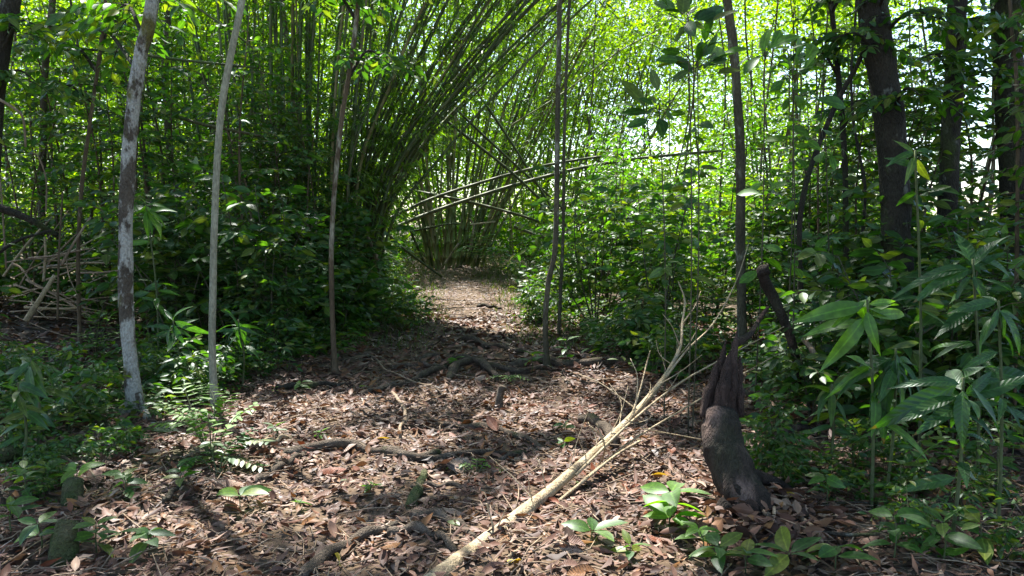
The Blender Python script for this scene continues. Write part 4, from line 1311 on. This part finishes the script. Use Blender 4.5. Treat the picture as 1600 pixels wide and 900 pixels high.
whorl_plant('plant with drooping leaves low at the right edge', (1560, 470, 4.0), (1575, 4.05),
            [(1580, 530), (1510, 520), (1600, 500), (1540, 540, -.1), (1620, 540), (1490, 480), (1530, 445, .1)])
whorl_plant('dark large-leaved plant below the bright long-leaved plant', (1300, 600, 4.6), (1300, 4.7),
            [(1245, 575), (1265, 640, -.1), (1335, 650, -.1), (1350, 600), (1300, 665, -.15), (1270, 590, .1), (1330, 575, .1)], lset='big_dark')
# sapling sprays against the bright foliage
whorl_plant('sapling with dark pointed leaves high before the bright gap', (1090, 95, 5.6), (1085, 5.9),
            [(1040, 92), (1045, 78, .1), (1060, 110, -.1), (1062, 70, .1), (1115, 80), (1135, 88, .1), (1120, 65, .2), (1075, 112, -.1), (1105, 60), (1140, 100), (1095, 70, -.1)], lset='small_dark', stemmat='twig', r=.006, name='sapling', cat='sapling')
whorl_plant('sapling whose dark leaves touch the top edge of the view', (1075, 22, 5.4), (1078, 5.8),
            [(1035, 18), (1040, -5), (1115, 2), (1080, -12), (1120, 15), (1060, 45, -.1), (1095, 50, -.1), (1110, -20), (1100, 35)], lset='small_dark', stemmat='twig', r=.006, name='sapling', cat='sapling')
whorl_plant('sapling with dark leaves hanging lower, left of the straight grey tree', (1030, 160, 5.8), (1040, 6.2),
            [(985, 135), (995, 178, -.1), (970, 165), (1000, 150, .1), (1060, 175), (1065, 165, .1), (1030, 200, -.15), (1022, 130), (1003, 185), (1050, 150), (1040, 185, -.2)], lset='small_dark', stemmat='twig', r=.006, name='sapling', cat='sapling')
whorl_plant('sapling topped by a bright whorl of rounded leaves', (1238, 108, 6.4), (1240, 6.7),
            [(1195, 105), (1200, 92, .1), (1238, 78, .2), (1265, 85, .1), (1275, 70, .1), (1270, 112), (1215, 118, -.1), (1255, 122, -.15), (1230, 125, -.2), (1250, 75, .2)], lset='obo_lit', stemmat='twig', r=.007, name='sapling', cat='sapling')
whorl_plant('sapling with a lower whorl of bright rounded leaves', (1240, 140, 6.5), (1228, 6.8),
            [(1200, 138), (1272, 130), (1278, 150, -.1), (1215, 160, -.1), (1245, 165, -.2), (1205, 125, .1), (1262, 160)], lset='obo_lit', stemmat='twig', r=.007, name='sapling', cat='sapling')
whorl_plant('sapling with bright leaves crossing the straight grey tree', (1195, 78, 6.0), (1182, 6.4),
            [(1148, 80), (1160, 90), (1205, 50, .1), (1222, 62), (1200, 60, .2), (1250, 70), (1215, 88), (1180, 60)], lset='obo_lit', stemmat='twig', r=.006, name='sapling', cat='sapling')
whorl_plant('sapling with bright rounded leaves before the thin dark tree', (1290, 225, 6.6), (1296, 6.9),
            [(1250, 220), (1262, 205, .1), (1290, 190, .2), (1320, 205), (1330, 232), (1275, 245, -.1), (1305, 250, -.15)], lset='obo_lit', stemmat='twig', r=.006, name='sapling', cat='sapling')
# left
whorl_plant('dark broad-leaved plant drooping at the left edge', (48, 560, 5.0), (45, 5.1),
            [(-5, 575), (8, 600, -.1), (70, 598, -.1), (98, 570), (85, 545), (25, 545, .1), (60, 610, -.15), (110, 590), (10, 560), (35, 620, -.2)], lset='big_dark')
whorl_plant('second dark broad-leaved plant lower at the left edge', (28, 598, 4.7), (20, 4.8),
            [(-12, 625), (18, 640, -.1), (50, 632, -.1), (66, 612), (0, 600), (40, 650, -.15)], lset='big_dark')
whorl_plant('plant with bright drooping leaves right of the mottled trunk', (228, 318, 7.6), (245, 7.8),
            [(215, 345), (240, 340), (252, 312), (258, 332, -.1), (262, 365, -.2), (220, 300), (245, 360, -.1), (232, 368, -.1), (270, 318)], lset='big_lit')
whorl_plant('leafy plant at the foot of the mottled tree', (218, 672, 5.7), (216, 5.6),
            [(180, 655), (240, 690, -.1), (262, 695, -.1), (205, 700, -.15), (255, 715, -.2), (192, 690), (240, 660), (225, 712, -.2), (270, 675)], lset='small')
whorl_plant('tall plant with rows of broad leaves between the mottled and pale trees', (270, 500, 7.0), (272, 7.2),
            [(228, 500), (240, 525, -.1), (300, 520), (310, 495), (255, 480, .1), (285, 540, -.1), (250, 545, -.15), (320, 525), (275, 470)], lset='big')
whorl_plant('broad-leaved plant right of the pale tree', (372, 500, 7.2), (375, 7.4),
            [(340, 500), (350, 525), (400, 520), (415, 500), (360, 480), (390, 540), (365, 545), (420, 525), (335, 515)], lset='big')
# fern-like plants by the pale tree
def W(px, py, Y):
    return P(px, py, Y)


fb = G(330, 720)
fy = fb[1]
frond_plant('yellow-green fern with fronds spreading around the pale trunk', fb,
            [(W(290, 650, fy + .05), W(248, 628, fy + .1)), (W(300, 640, fy + .15), W(285, 600, fy + .3)), (W(335, 630, fy + .1), W(322, 600, fy + .3)),
             (W(360, 660, fy - .05), W(398, 632, fy)), (W(300, 665, fy - .1), W(245, 660, fy - .1)), (W(345, 650, fy + .1), W(360, 615, fy + .2)), (W(310, 660, fy), W(270, 645, fy - .05)), (W(325, 655, fy - .1), W(300, 640, fy - .1))])
frond_plant('dark green fern spreading below the yellow-green one', G(340, 745),
            [(W(375, 690, fy - .15), W(420, 690, fy - .2)), (W(310, 715, fy - .2), W(280, 730, fy - .3)), (W(360, 715, fy - .25), W(410, 730, fy - .3)), (W(330, 700, fy - .2), W(330, 690, fy - .35)), (W(355, 700, fy - .2), W(395, 670, fy - .1))], lset='fern_dark', Ll=.085)
frond_plant('small fern growing left behind the mottled trunk', G(150, 560),
            [(P(150, 510, 7.6), P(135, 490, 7.7)), (P(165, 510, 7.6), P(175, 490, 7.7)), (P(140, 530, 7.5), P(118, 520, 7.5)), (P(170, 525, 7.5), P(186, 518, 7.5)), (P(155, 500, 7.7), P(160, 485, 7.8))], lset='fern', Ll=.07)
g = G(745, 745)
frond_plant('small bright fern sprig lying beside the big grey dead leaf', g,
            [(g + [-.06, .02, .07], g + [-.17, .03, .05]), (g + [.05, .03, .07], g + [.14, .0, .04]), (g + [.0, .05, .08], g + [.02, .10, .08])], lset='fern', Ll=.045, npair=7)
g = G(795, 602)
frond_plant('tiny fern growing by the upright stub', g, [(g + [-.08, .02, .09], g + [-.2, .02, .07]), (g + [.06, .03, .09], g + [.18, .0, .06]), (g + [.0, -.04, .1], g + [.04, -.12, .08])], lset='fern', Ll=.06, npair=6)
frond_plant('small fern sprig catching light on the litter', G(428, 640), [(P(428, 622, 6.9), P(430, 605, 6.9)), (P(434, 628, 6.9), P(442, 615, 6.9))], lset='fern', Ll=.05, npair=6)
frond_plant('dark fern hanging at the left side of the path', G(600, 520), [(P(590, 470, 11.6), P(560, 470, 11.6)), (P(605, 462, 11.6), P(625, 450, 11.4)), (P(615, 480, 11.4), P(650, 480, 11.3)), (P(600, 460, 11.7), P(595, 435, 11.8)), (P(580, 490, 11.4), P(555, 500, 11.3)), (P(620, 495, 11.3), P(645, 505, 11.2))], lset='fern_dark', Ll=.16)
frond_plant('fern arching beside the foot of the far bamboo', G(745, 425), [(P(735, 385, 19.5), P(715, 390, 19.3)), (P(750, 378, 19.5), P(765, 366, 19.5)), (P(760, 388, 19.3), P(790, 390, 19)), (P(745, 378, 19.6), P(738, 362, 19.8)), (P(770, 392, 19.2), P(800, 400, 19))], lset='fern_dark', Ll=.28)

for label, px, py, h, nl, Ll, ls, pr in [
        ('bright seedling with long leaves in the sun right of the branch', 1048, 835, .16, 12, .16, 'small_lit', 3),
        ('small bright seedling beside the yellowish log end', 1092, 868, .09, 6, .09, 'small_lit', 2),
        ('seedling with two broad leaves under the pale branch', 925, 852, .05, 4, .13, 'small', 1),
        ('dark low seedling in the shadow of the pale branch', 985, 880, .06, 5, .10, 'small', 2),
        ('seedling at the bottom edge left of the dark root end', 1122, 892, .08, 7, .13, 'small', 2),
        ('seedling at the bottom edge before the broken stump', 1165, 898, .08, 6, .12, 'small', 2),
        ('seedling with a long pale leaf at the bottom edge', 1232, 902, .08, 5, .15, 'small', 1),
        ('dark seedling at the bottom edge beyond the long pale leaf', 1305, 898, .09, 6, .13, 'small', 2),
        ('leafy seedling in the lower right shade, first of three', 1395, 880, .16, 8, .14, 'small', 3),
        ('leafy seedling in the lower right shade, second of three', 1470, 885, .15, 8, .13, 'small', 3),
        ('leafy seedling in the lower right shade, third of three', 1530, 880, .14, 9, .13, 'small', 3),
        ('seedling with pale shining leaves at the right edge', 1555, 790, .25, 12, .12, 'small', 4),
        ('taller pale seedling at the right edge above the shining one', 1575, 740, .30, 10, .12, 'small', 3),
        ('small seedling in the dark right of the stump', 1290, 800, .14, 8, .10, 'small', 2),
        ('small seedling in the deep shade below the long-leaved plant', 1405, 800, .2, 9, .11, 'small_dark', 3),
        ('small pale seedling left of the dark log', 1335, 730, .2, 8, .10, 'small', 2),
        ('seedling with upright pale leaves in the lower left corner', 62, 875, .13, 8, .11, 'small', 2),
        ('spreading seedling right of the mossy stump', 152, 868, .11, 10, .11, 'small', 3),
        ('low seedling beside the spreading one', 232, 872, .09, 8, .11, 'small', 2),
        ('seedling with one bright leaf near the low yellowish stump', 122, 772, .10, 6, .12, 'small_lit', 2),
        ('seedling at the left edge above the corner', 40, 785, .14, 10, .10, 'small', 3),
        ('leafy seedling at the far left below the broad-leaved plants', 72, 770, .12, 10, .10, 'small', 3),
        ('lone seedling with dark leaves in front of the ferns', 375, 805, .08, 6, .13, 'small', 1),
        ('low leafy seedling under the mottled tree', 195, 780, .10, 8, .10, 'small', 3),
        ('small seedling between the stump and the ferns', 285, 770, .09, 6, .10, 'small', 2),
        ('seedling with pale leaf left of the rotten log', 20, 840, .12, 8, .11, 'small', 2),
        ('small bright seedling at the foot of the bent-footed tree', 885, 575, .22, 9, .13, 'small_lit', 3),
        ('dark seedling left of the bent-footed tree', 830, 590, .18, 8, .14, 'small', 2),
        ('tiny seedling on the litter beside the thin root', 882, 680, .06, 6, .07, 'small', 2),
        ('tiny seedling by the short mossy log', 880, 705, .05, 5, .07, 'small', 2),
        ('tiny seedling left of the pale crooked stick', 500, 690, .05, 5, .06, 'small_lit', 2),
        ('tiny green seedling beside the long low root', 430, 690, .08, 6, .09, 'small', 2),
        ('tiny seedling among the roots behind the arched one', 712, 575, .08, 6, .10, 'small_lit', 2),
        ('tiny seedling below the long low root', 468, 800, .04, 4, .06, 'small_lit', 1),
        ('tiny seedling above the thick dark root', 580, 775, .05, 5, .06, 'small_lit', 2),
        ('bright seedling on the litter below the thin brown tree', 470, 615, .07, 6, .08, 'small_lit', 2)]:
    seedling(label, px, py, h * 1.3, nl, Ll * 1.2, ls, pairs=pr)

# ------------------------------------------------------------------ notable single fallen leaves
def fallen_leaf(label, px, py, L_, az, mat='dead_near', tm=None, tilt=.25, lift=.045, name='fallen_leaf', up=.1):
    b = MB(); b.leaves(tm or L_DEADF[rng.integers(0, 6)], np.eye(3)[None], np.zeros((1, 3)), [rng.random()])
    R = frames([[math.cos(az), math.sin(az), up]], rup(1, tilt), L_)[0]
    return tag(link(name, b.mesh(name, M[mat]), mat4=mat4(R, G(px, py, lift))), label, 'leaf')


fallen_leaf('big crumpled grey dead leaf standing on the roots', 705, 750, .27, 1.15, 'dead_grey', leaf_shape(.6, 9, -.35, .35, a=1.0, b=.6, crumple=.022, seed=5), .15, .05, 'dead_leaf', .28)
fallen_leaf('yellow leaf lying near the pale crooked stick', 585, 697, .11, .3, 'dead_yellow', L_SM[0])
fallen_leaf('yellow-brown leaf standing on edge at the bottom', 530, 900, .12, 1.7, 'dead_yellow', L_SM[1], .8)
fallen_leaf('dull yellow leaf at the bottom beside the branch butt', 795, 898, .11, 1.2, 'dead_yellow', L_SM[2])
fallen_leaf('pale yellow-green leaf left of the thin grey stick', 575, 612, .12, 2.6, 'leaf_lit', L_SM[1])
fallen_leaf('round green leaf on the litter below the long low root', 530, 763, .06, .4, 'leaf_lit', L_OBO[0])
fallen_leaf('green leaf lying in the sun under the branch twigs', 900, 770, .13, .9, 'leaf_mid', L_SM[2])
fallen_leaf('green leaf lying across the elbow root', 720, 836, .10, 2.4, 'leaf_mid', L_SM[0])
fallen_leaf('large pale brown leaf lying above the long low root', 700, 694, .17, .2, 'dead_near', L_DEADF[3])
fallen_leaf('large tan curled leaf left of the mossy root stub', 545, 745, .22, 2.9, 'dead_near', L_DEADF[0])
fallen_leaf('yellow leaf in the shade right of the stump', 1225, 790, .12, .6, 'dead_yellow', L_SM[0])
fallen_leaf('yellowish rotting leaf beside the thin stick below the branch', 1015, 755, .12, .4, 'dead_yellow', L_SM[1])

# ------------------------------------------------------------------ thicket shrubs and saplings (zones in picture bearing and distance)
ORD = ['first', 'second', 'third', 'fourth', 'fifth', 'sixth', 'seventh', 'eighth', 'ninth', 'tenth', 'eleventh', 'twelfth', 'thirteenth', 'fourteenth', 'fifteenth', 'sixteenth',
       'seventeenth', 'eighteenth', 'nineteenth', 'twentieth', 'twenty-first', 'twenty-second', 'twenty-third', 'twenty-fourth', 'twenty-fifth', 'twenty-sixth', 'twenty-seventh',
       'twenty-eighth', 'twenty-ninth', 'thirtieth', 'thirty-first', 'thirty-second']


def zone(kind, keys, n, px0, px1, y0, y1, what, cat, group, s0=.8, s1=1.2, avoid_path=True):
    spots = []; tries = 0
    while len(spots) < n and tries < n * 20:
        tries += 1
        Y = y0 + (y1 - y0) * rng.random()
        px = px0 + (px1 - px0) * rng.random()
        x = P(px, 400, Y)[0]
        if avoid_path and abs(x - float(path_x(Y))) < float(path_w(Y)) + .55:
            continue
        spots.append((px, x, Y))
    for k, (px, x, Y) in enumerate(sorted(spots)):
        place(kind, keys[rng.integers(0, len(keys))], x, Y, ORD[k] + ' from the left of the ' + what, cat, group, s0 + (s1 - s0) * rng.random())


zone('shrub', ['bush', 'shrub', 'bush_open_dark'], 11, -60, 180, 10.2, 12.5, 'dark leafy shrubs left of the mottled tree', 'shrub', 'shrubs left of the mottled tree', .55, 1.0)
zone('shrub', ['bush', 'shrub', 'bush_open_dark'], 12, 235, 330, 8.0, 11.5, 'dark shrubs between the mottled and pale trees', 'shrub', 'shrubs between the mottled and pale trees', .6, 1.1)
zone('shrub', ['bush', 'shrub', 'bush_open_dark'], 15, 345, 515, 8.4, 11.5, 'dark shrubs between the pale and thin brown trees', 'shrub', 'shrubs between the pale and thin brown trees', .55, 1.15)
zone('shrub', ['shrub', 'bush_open_dark'], 12, 515, 590, 10.2, 12.4, 'dark low shrubs under the leaning bamboo', 'shrub', 'shrubs under the leaning bamboo', .6, 1.1)
zone('sapling', ['sapling', 'sapling_dark'], 11, -80, 180, 10.4, 14, 'tall saplings left of the mottled tree', 'sapling', 'saplings left of the mottled tree', .75, 1.05)
zone('sapling', ['sapling', 'sapling_lit', 'sapling_dark'], 13, 220, 420, 10, 14.5, 'tall leafy saplings behind the pale tree', 'sapling', 'saplings behind the pale tree', .7, 1.0)
zone('sapling', ['sapling_dark', 'sapling'], 6, 400, 550, 10.3, 12, 'dark saplings before the upright bamboo culms', 'sapling', 'saplings before the big bamboo clump', .55, .85)
zone('shrub', ['bush_mid', 'bush_open', 'bush_open', 'bush_lit', 'bush_open_dark'], 16, 905, 1140, 9.5, 15, 'green shrubs right of the bent-footed tree', 'shrub', 'shrubs right of the bent-footed tree', .45, 1.25)
zone('shrub', ['bush', 'bush_mid', 'bush_open'], 14, 1165, 1330, 8, 13, 'dark shrubs behind the stump and black vine', 'shrub', 'shrubs behind the stump', .6, 1.15)
zone('shrub', ['bush', 'shrub', 'bush_open_dark'], 20, 1330, 1640, 5.6, 11.5, 'dark shrubs around the dark trunks', 'shrub', 'shrubs around the dark trunks', .6, 1.1)
zone('sapling', ['sapling', 'sapling_dark'], 7, 1180, 1320, 9.5, 13, 'leafy saplings behind the black vine', 'sapling', 'saplings behind the black vine', .65, .9)
zone('sapling', ['sapling_dark'], 8, 1345, 1500, 9, 13, 'dark saplings among the dark trunks', 'sapling', 'saplings among the dark trunks', .8, 1.1)
zone('sapling', ['sapling_lit', 'sapling'], 10, 930, 1130, 12, 19, 'sunlit saplings behind the straight grey tree', 'sapling', 'sunlit saplings beyond the thicket', .5, .8)
zone('shrub', ['bush_mid', 'bush_lit'], 14, 790, 900, 14.5, 20, 'green shrubs right of the far path', 'shrub', 'shrubs right of the far path', .45, .8)
zone('shrub', ['bush_mid', 'bush'], 10, 560, 640, 14, 19, 'shaded shrubs left of the far path', 'shrub', 'shrubs left of the far path', .5, .9)
zone('herb', ['herb_dark', 'herb'], 18, -20, 190, 5.0, 7.8, 'low leafy herbs left of the mottled tree', 'herb', 'herbs left of the mottled tree', .55, 1.0)
zone('herb', ['herb_dark', 'herb', 'shrub'], 14, 235, 420, 6.6, 8.6, 'low leafy herbs at the foot of the pale tree', 'herb', 'herbs around the pale tree', .55, 1.0)
zone('herb', ['herb_dark', 'herb'], 12, 420, 600, 7.6, 9.8, 'low herbs at the foot of the thin brown tree', 'herb', 'herbs around the thin brown tree', .7, 1.3)
zone('herb', ['herb_dark', 'herb'], 16, 890, 1100, 7.6, 9.8, 'low herbs between bent-footed tree and stump', 'herb', 'herbs right of the bent-footed tree', .7, 1.4)
zone('herb', ['herb_dark', 'herb', 'shrub'], 18, 1200, 1600, 4.6, 7.2, 'low dark herbs in the shade beyond the stump', 'herb', 'herbs in the right shade', .6, 1.0)
zone('herb', ['herb', 'herb_dark'], 14, -10, 250, 3.7, 5.2, 'low herbs in the lower left corner', 'herb', 'herbs in the lower left corner', .3, .55)
zone('herb', ['herb_dark', 'herb'], 6, 1175, 1240, 3.9, 4.8, 'low dark herbs at the foot of the stump', 'herb', 'herbs at the foot of the stump', .45, .75)
zone('herb', ['herb', 'herb_dark'], 12, 560, 650, 10.5, 15, 'low herbs along the left edge of the far path', 'herb', 'herbs left of the far path', .9, 1.5, False)
zone('herb', ['herb', 'herb_dark'], 12, 830, 900, 10.5, 15, 'low herbs along the right edge of the far path', 'herb', 'herbs right of the far path', .9, 1.5, False)
zone('herb', ['herb', 'herb_dark'], 10, 1250, 1600, 3.4, 4.6, 'low herbs in the lower right corner', 'herb', 'herbs in the lower right corner', .35, .6)

zone('sapling', ['sapling_dark'], 9, 1660, 1980, 4.2, 8.5, 'unseen dark saplings added for shade beyond the right edge', 'sapling', 'unseen saplings added beyond the right edge', .7, 1.0)  # out of frame, added to block skylight from the side
zone('sapling', ['sapling_dark'], 7, -420, -110, 4.6, 8.5, 'unseen dark saplings added for shade beyond the left edge', 'sapling', 'unseen saplings added beyond the left edge', .7, 1.0)  # unseen as well, added to hold back skylight on the left

# thin bare stems standing against the light on the right
stem_me = []
for k in range(6):
    b = MB()
    pts = smooth([(0, 0, -.1), (rng.normal(0, .12), rng.normal(0, .1), 2.0), (rng.normal(0, .25), rng.normal(0, .2), 4.2), (rng.normal(0, .4), rng.normal(0, .3), 6.5)], 26)
    b.tube(pts, np.linspace(.028, .012, 26), 6, lump=.05)
    c = MB(); crown_leaves(c, (pts[-1][0], pts[-1][1], 6.2), (1.0, 1.0, .9), 14, 30, .14, L_KITE, gaps=False)
    stem_me.append((b.mesh('thin_trunk', M['bark_grey']), c.mesh('thin_crown', M['leaf_far'])))


def thin_trees(n, px0, px1, y0, y1, label, group):
    for k in range(n):
        Y = y0 + (y1 - y0) * rng.random(); px = px0 + (px1 - px0) * (k + rng.random()) / n
        x = P(px, 400, Y)[0]
        e = empty('thin_tree', onground(x, Y), ORD[k] + ' from the left of the ' + label, 'tree', group)
        e.rotation_euler = (0, 0, rng.random() * 6.28); s = .75 + .5 * rng.random(); e.scale = (s, s, .9 + .3 * rng.random())
        a, c = stem_me[k % 6]
        link('trunk', a, e); link('crown', c, e)


thin_trees(30, 1170, 1400, 13, 21, 'thin grey trees against the light behind the black vine', 'thin stems behind the black vine')
thin_trees(10, 1420, 1620, 12, 19, 'thin trees against the sky among the dark trunks', 'thin stems among the dark trunks')
thin_trees(12, 900, 1150, 15, 24, 'thin grey trees behind the green thicket', 'thin stems behind the green thicket')
thin_trees(12, 20, 420, 13, 20, 'thin trees deep in the left thicket', 'thin stems in the left thicket')

# ------------------------------------------------------------------ ground cover beside the path
u = MB(); us = MB()
K = 0
for k in range(2300):
    Y = 5.5 + 16 * rng.random() ** 1.1
    side = 1 if rng.random() < .5 else -1
    off = float(path_w(Y)) + .15 + abs(rng.normal(0, 1.4))
    if Y < 9:
        off += .7 if side < 0 else 1.3
    x = float(path_x(Y)) + side * off
    if Y < 7.2 and abs(x) < 2.2:
        continue
    h = .08 + .22 * rng.random() * min(1, off)
    n = rng.integers(5, 9)
    p = onground(x, Y)
    az = rng.random(n) * 6.28
    O = p + np.stack([rng.normal(0, .04, n), rng.normal(0, .04, n), h * (.4 + .7 * rng.random(n))], -1)
    d = np.stack([np.cos(az), np.sin(az), rng.normal(.1, .25, n)], -1)
    u.leaves(L_EL, frames(d, rup(n, .35), .07 + .08 * rng.random(n)), O)
o = link('undergrowth', u.mesh('undergrowth', M['leaf_mid']))
tag(o, 'low green seedlings and herbs covering the ground beside the path', 'undergrowth', None, 'stuff')
# short grass on the far path margins
g = MB()
n = 5000
Y = 9.5 + 15 * rng.random(n); sd_ = np.where(rng.random(n) < .5, -1, 1)
x = path_x(Y) + sd_ * path_w(Y) * (.3 + .95 * rng.random(n) ** .6)
p = np.stack([x, Y, gz(x, Y)], -1)
d = np.stack([rng.normal(0, .5, n), rng.normal(0, .5, n), np.ones(n)], -1)
g.leaves(kite(.10, .4, .2, .2), frames(d, rng.normal(0, 1, (n, 3)), .05 + .12 * rng.random(n)), p)
o = link('grass', g.mesh('grass', M['grass']))
tag(o, 'short thin grass on the margins of the far path', 'grass', None, 'stuff')

# ------------------------------------------------------------------ low leafy boughs of the dark trees (upper right)
def bough(tree_obj, start, end, n, mat='leaf_dark', Llen=.13, tm=L_OV, rb=.02, spread=.5, nl=11):
    base = np.array(tree_obj.location)
    S, L = MB(), MB()
    pts = smooth([start, (np.asarray(start) + end) / 2 + np.array([0, 0, .15]), end], 14)
    S.tube(pts - base, np.linspace(rb, .005, 14), 6)
    for k in range(n):
        i0 = rng.integers(3, 13); p = pts[i0]
        az = rng.random() * 6.28
        bp, R, O = branch_leaves(p, [math.cos(az), math.sin(az), .2], spread * (.6 + .8 * rng.random()), nl, Llen, .9)
        S.tube(bp - base, np.linspace(.005, .002, len(bp)), 3)
        L.leaves(tm, R, O - base)
    bo = link('bough', S.mesh('bough', M['bark_dark']), tree_obj)
    link('leaves', L.mesh('bough_leaves', M[mat]), bo)


for tr, pts_ in [(t6, [((1375, 60, 7.6), (1470, 30, 7.0)), ((1380, 100, 7.6), (1300, 60, 7.2)), ((1390, 180, 7.6), (1440, 150, 6.9)), ((1370, 20, 7.6), (1420, -30, 6.6))]),
                 (t7, [((1490, 80, 8.6), (1540, 30, 7.8)), ((1490, 130, 8.6), (1440, 90, 8.0))]),
                 (t8, [((1578, 60, 8.8), (1530, 40, 8.2)), ((1580, 140, 8.8), (1520, 120, 8.2)), ((1575, 10, 8.8), (1610, -20, 8.0))]),
                 (t9, [((1310, 120, 9.4), (1260, 90, 9.2)), ((1318, 200, 9.4), (1360, 160, 9.0)), ((1300, 20, 9.4), (1340, -10, 9.0))]),
                 (t1, [((225, 60, 6.35), (180, 20, 6.9)), ((215, 110, 6.35), (120, 40, 7.6)), ((230, 30, 6.35), (300, -10, 7.2))]),
                 (t10, [((150, 110, 8.6), (90, 80, 8.5)), ((158, 70, 8.6), (200, 40, 8.8)), ((145, 160, 8.6), (60, 150, 8.4))]),
                 (t3, [((545, 120, 8.0), (600, 90, 8.2)), ((556, 30, 8.0), (500, 0, 8.2)), ((560, 0, 8.0), (610, -20, 8.0))]),
                 (t11, [((2, 80, 7.8), (60, 40, 7.6)), ((-5, 140, 7.8), (60, 130, 7.8))])]:
    for a, c in pts_:
        bough(tr, P(*a), P(*c), 9, 'leaf_dark' if tr in (t6, t7, t8, t9, t3) else 'leaf_mid')

# ------------------------------------------------------------------ far forest: one backlit mass of foliage with gaps of sky
def sky_gap(px, py):
    """bearing windows where the photograph shows open sky between the crowns"""
    for cx, cy_, rx, ry in [(960, 5, 55, 30), (1245, 45, 60, 45), (1010, 215, 60, 30), (1540, 250, 75, 100), (1165, 30, 25, 25), (648, 350, 16, 40), (1455, 275, 45, 70), (1060, 230, 35, 25)]:
        if ((px - cx) / rx) ** 2 + ((py - cy_) / ry) ** 2 < 1:
            return True
    return False


def far_forest(n_clump, y0, y1, x0, x1, z0, z1, nper, Llen, cr, mat, label, seed, use_gap=True, ground_z=True, sparse_right=False):
    r = np.random.default_rng(seed)
    mb = MB(); st_ = MB()
    cs = []
    while len(cs) < n_clump:
        Y = y0 + (y1 - y0) * r.random(); x = (x0 + (x1 - x0) * r.random()); z = z0 + (z1 - z0) * r.random() ** 1.0
        v = np.array([x, Y, z]) - CAM
        f = v @ FWD
        px = 800 + FPX * v[0] / f; py = 450 - FPX * (v @ UPV) / f
        if use_gap and sky_gap(px, py):
            continue
        if sparse_right and px > 1380 and r.random() < .85:
            continue
        if sparse_right and 860 < px < 1340 and py < 330 and r.random() < .3:
            continue
        if sparse_right and 620 < px <= 860 and r.random() < .1:
            continue
        cs.append((x, Y, z))
    cs = np.array(cs)
    cs[:, 2] += gz(cs[:, 0], cs[:, 1]) * .6
    O = (cs[:, None] + r.normal(0, 1, (len(cs), nper, 3)) * np.array([cr, cr, cr * .7])).reshape(-1, 3)
    keep = unshaded(O); crn = np.repeat(r.random(len(cs)), nper)[keep]; O = O[keep]
    K = len(O)
    az = r.random(K) * 6.283
    d = np.stack([np.cos(az), np.sin(az), r.normal(-.35, .4, K)], -1)
    up = np.zeros((K, 3)); up[:, 2] = 1; up += r.normal(0, .6, (K, 3))
    mb.leaves(L_KITE2, frames(d, up, Llen * (.6 + .8 * r.random(K))), O, crn * .6 + .4 * r.random(K))
    o = link('far_forest', mb.mesh('far_forest', M[mat]))
    return tag(o, label, 'forest', None, 'stuff')


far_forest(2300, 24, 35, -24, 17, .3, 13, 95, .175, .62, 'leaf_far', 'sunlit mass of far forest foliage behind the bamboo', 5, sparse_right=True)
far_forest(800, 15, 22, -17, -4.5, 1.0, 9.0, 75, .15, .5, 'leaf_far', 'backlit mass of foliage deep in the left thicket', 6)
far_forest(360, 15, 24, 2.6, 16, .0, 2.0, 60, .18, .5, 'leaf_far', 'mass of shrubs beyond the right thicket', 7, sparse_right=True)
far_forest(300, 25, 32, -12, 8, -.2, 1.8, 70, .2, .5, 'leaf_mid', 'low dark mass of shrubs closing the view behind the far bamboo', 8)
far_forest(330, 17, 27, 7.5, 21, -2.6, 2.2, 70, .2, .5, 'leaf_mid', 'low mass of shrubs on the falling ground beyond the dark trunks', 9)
for k in range(16):
    px = 1180 + 150 * rng.random(); py = 690 + 170 * rng.random()
    p = G(px, py, .03); a = rng.random() * 6.28; L_ = .15 + .4 * rng.random(); r = .006 + .012 * rng.random()
    q = onground(p[0] + L_ * math.cos(a), p[1] + L_ * math.sin(a), .03 + .08 * rng.random())
    b = MB(); b.tube(smooth([p - p, (q - p) / 2 + rng.normal(0, .02, 3), q - p], 9), np.linspace(r, r * .5, 9), 7, lump=.1, rough=.1)
    tag(link('rotten_stick', b.mesh('rotten_stick', M['bark_dark' if rng.random() < .6 else 'dry_stick']), loc=p), 'short rotten stick among the dark debris right of the stump', 'stick', 'rotten sticks right of the stump')
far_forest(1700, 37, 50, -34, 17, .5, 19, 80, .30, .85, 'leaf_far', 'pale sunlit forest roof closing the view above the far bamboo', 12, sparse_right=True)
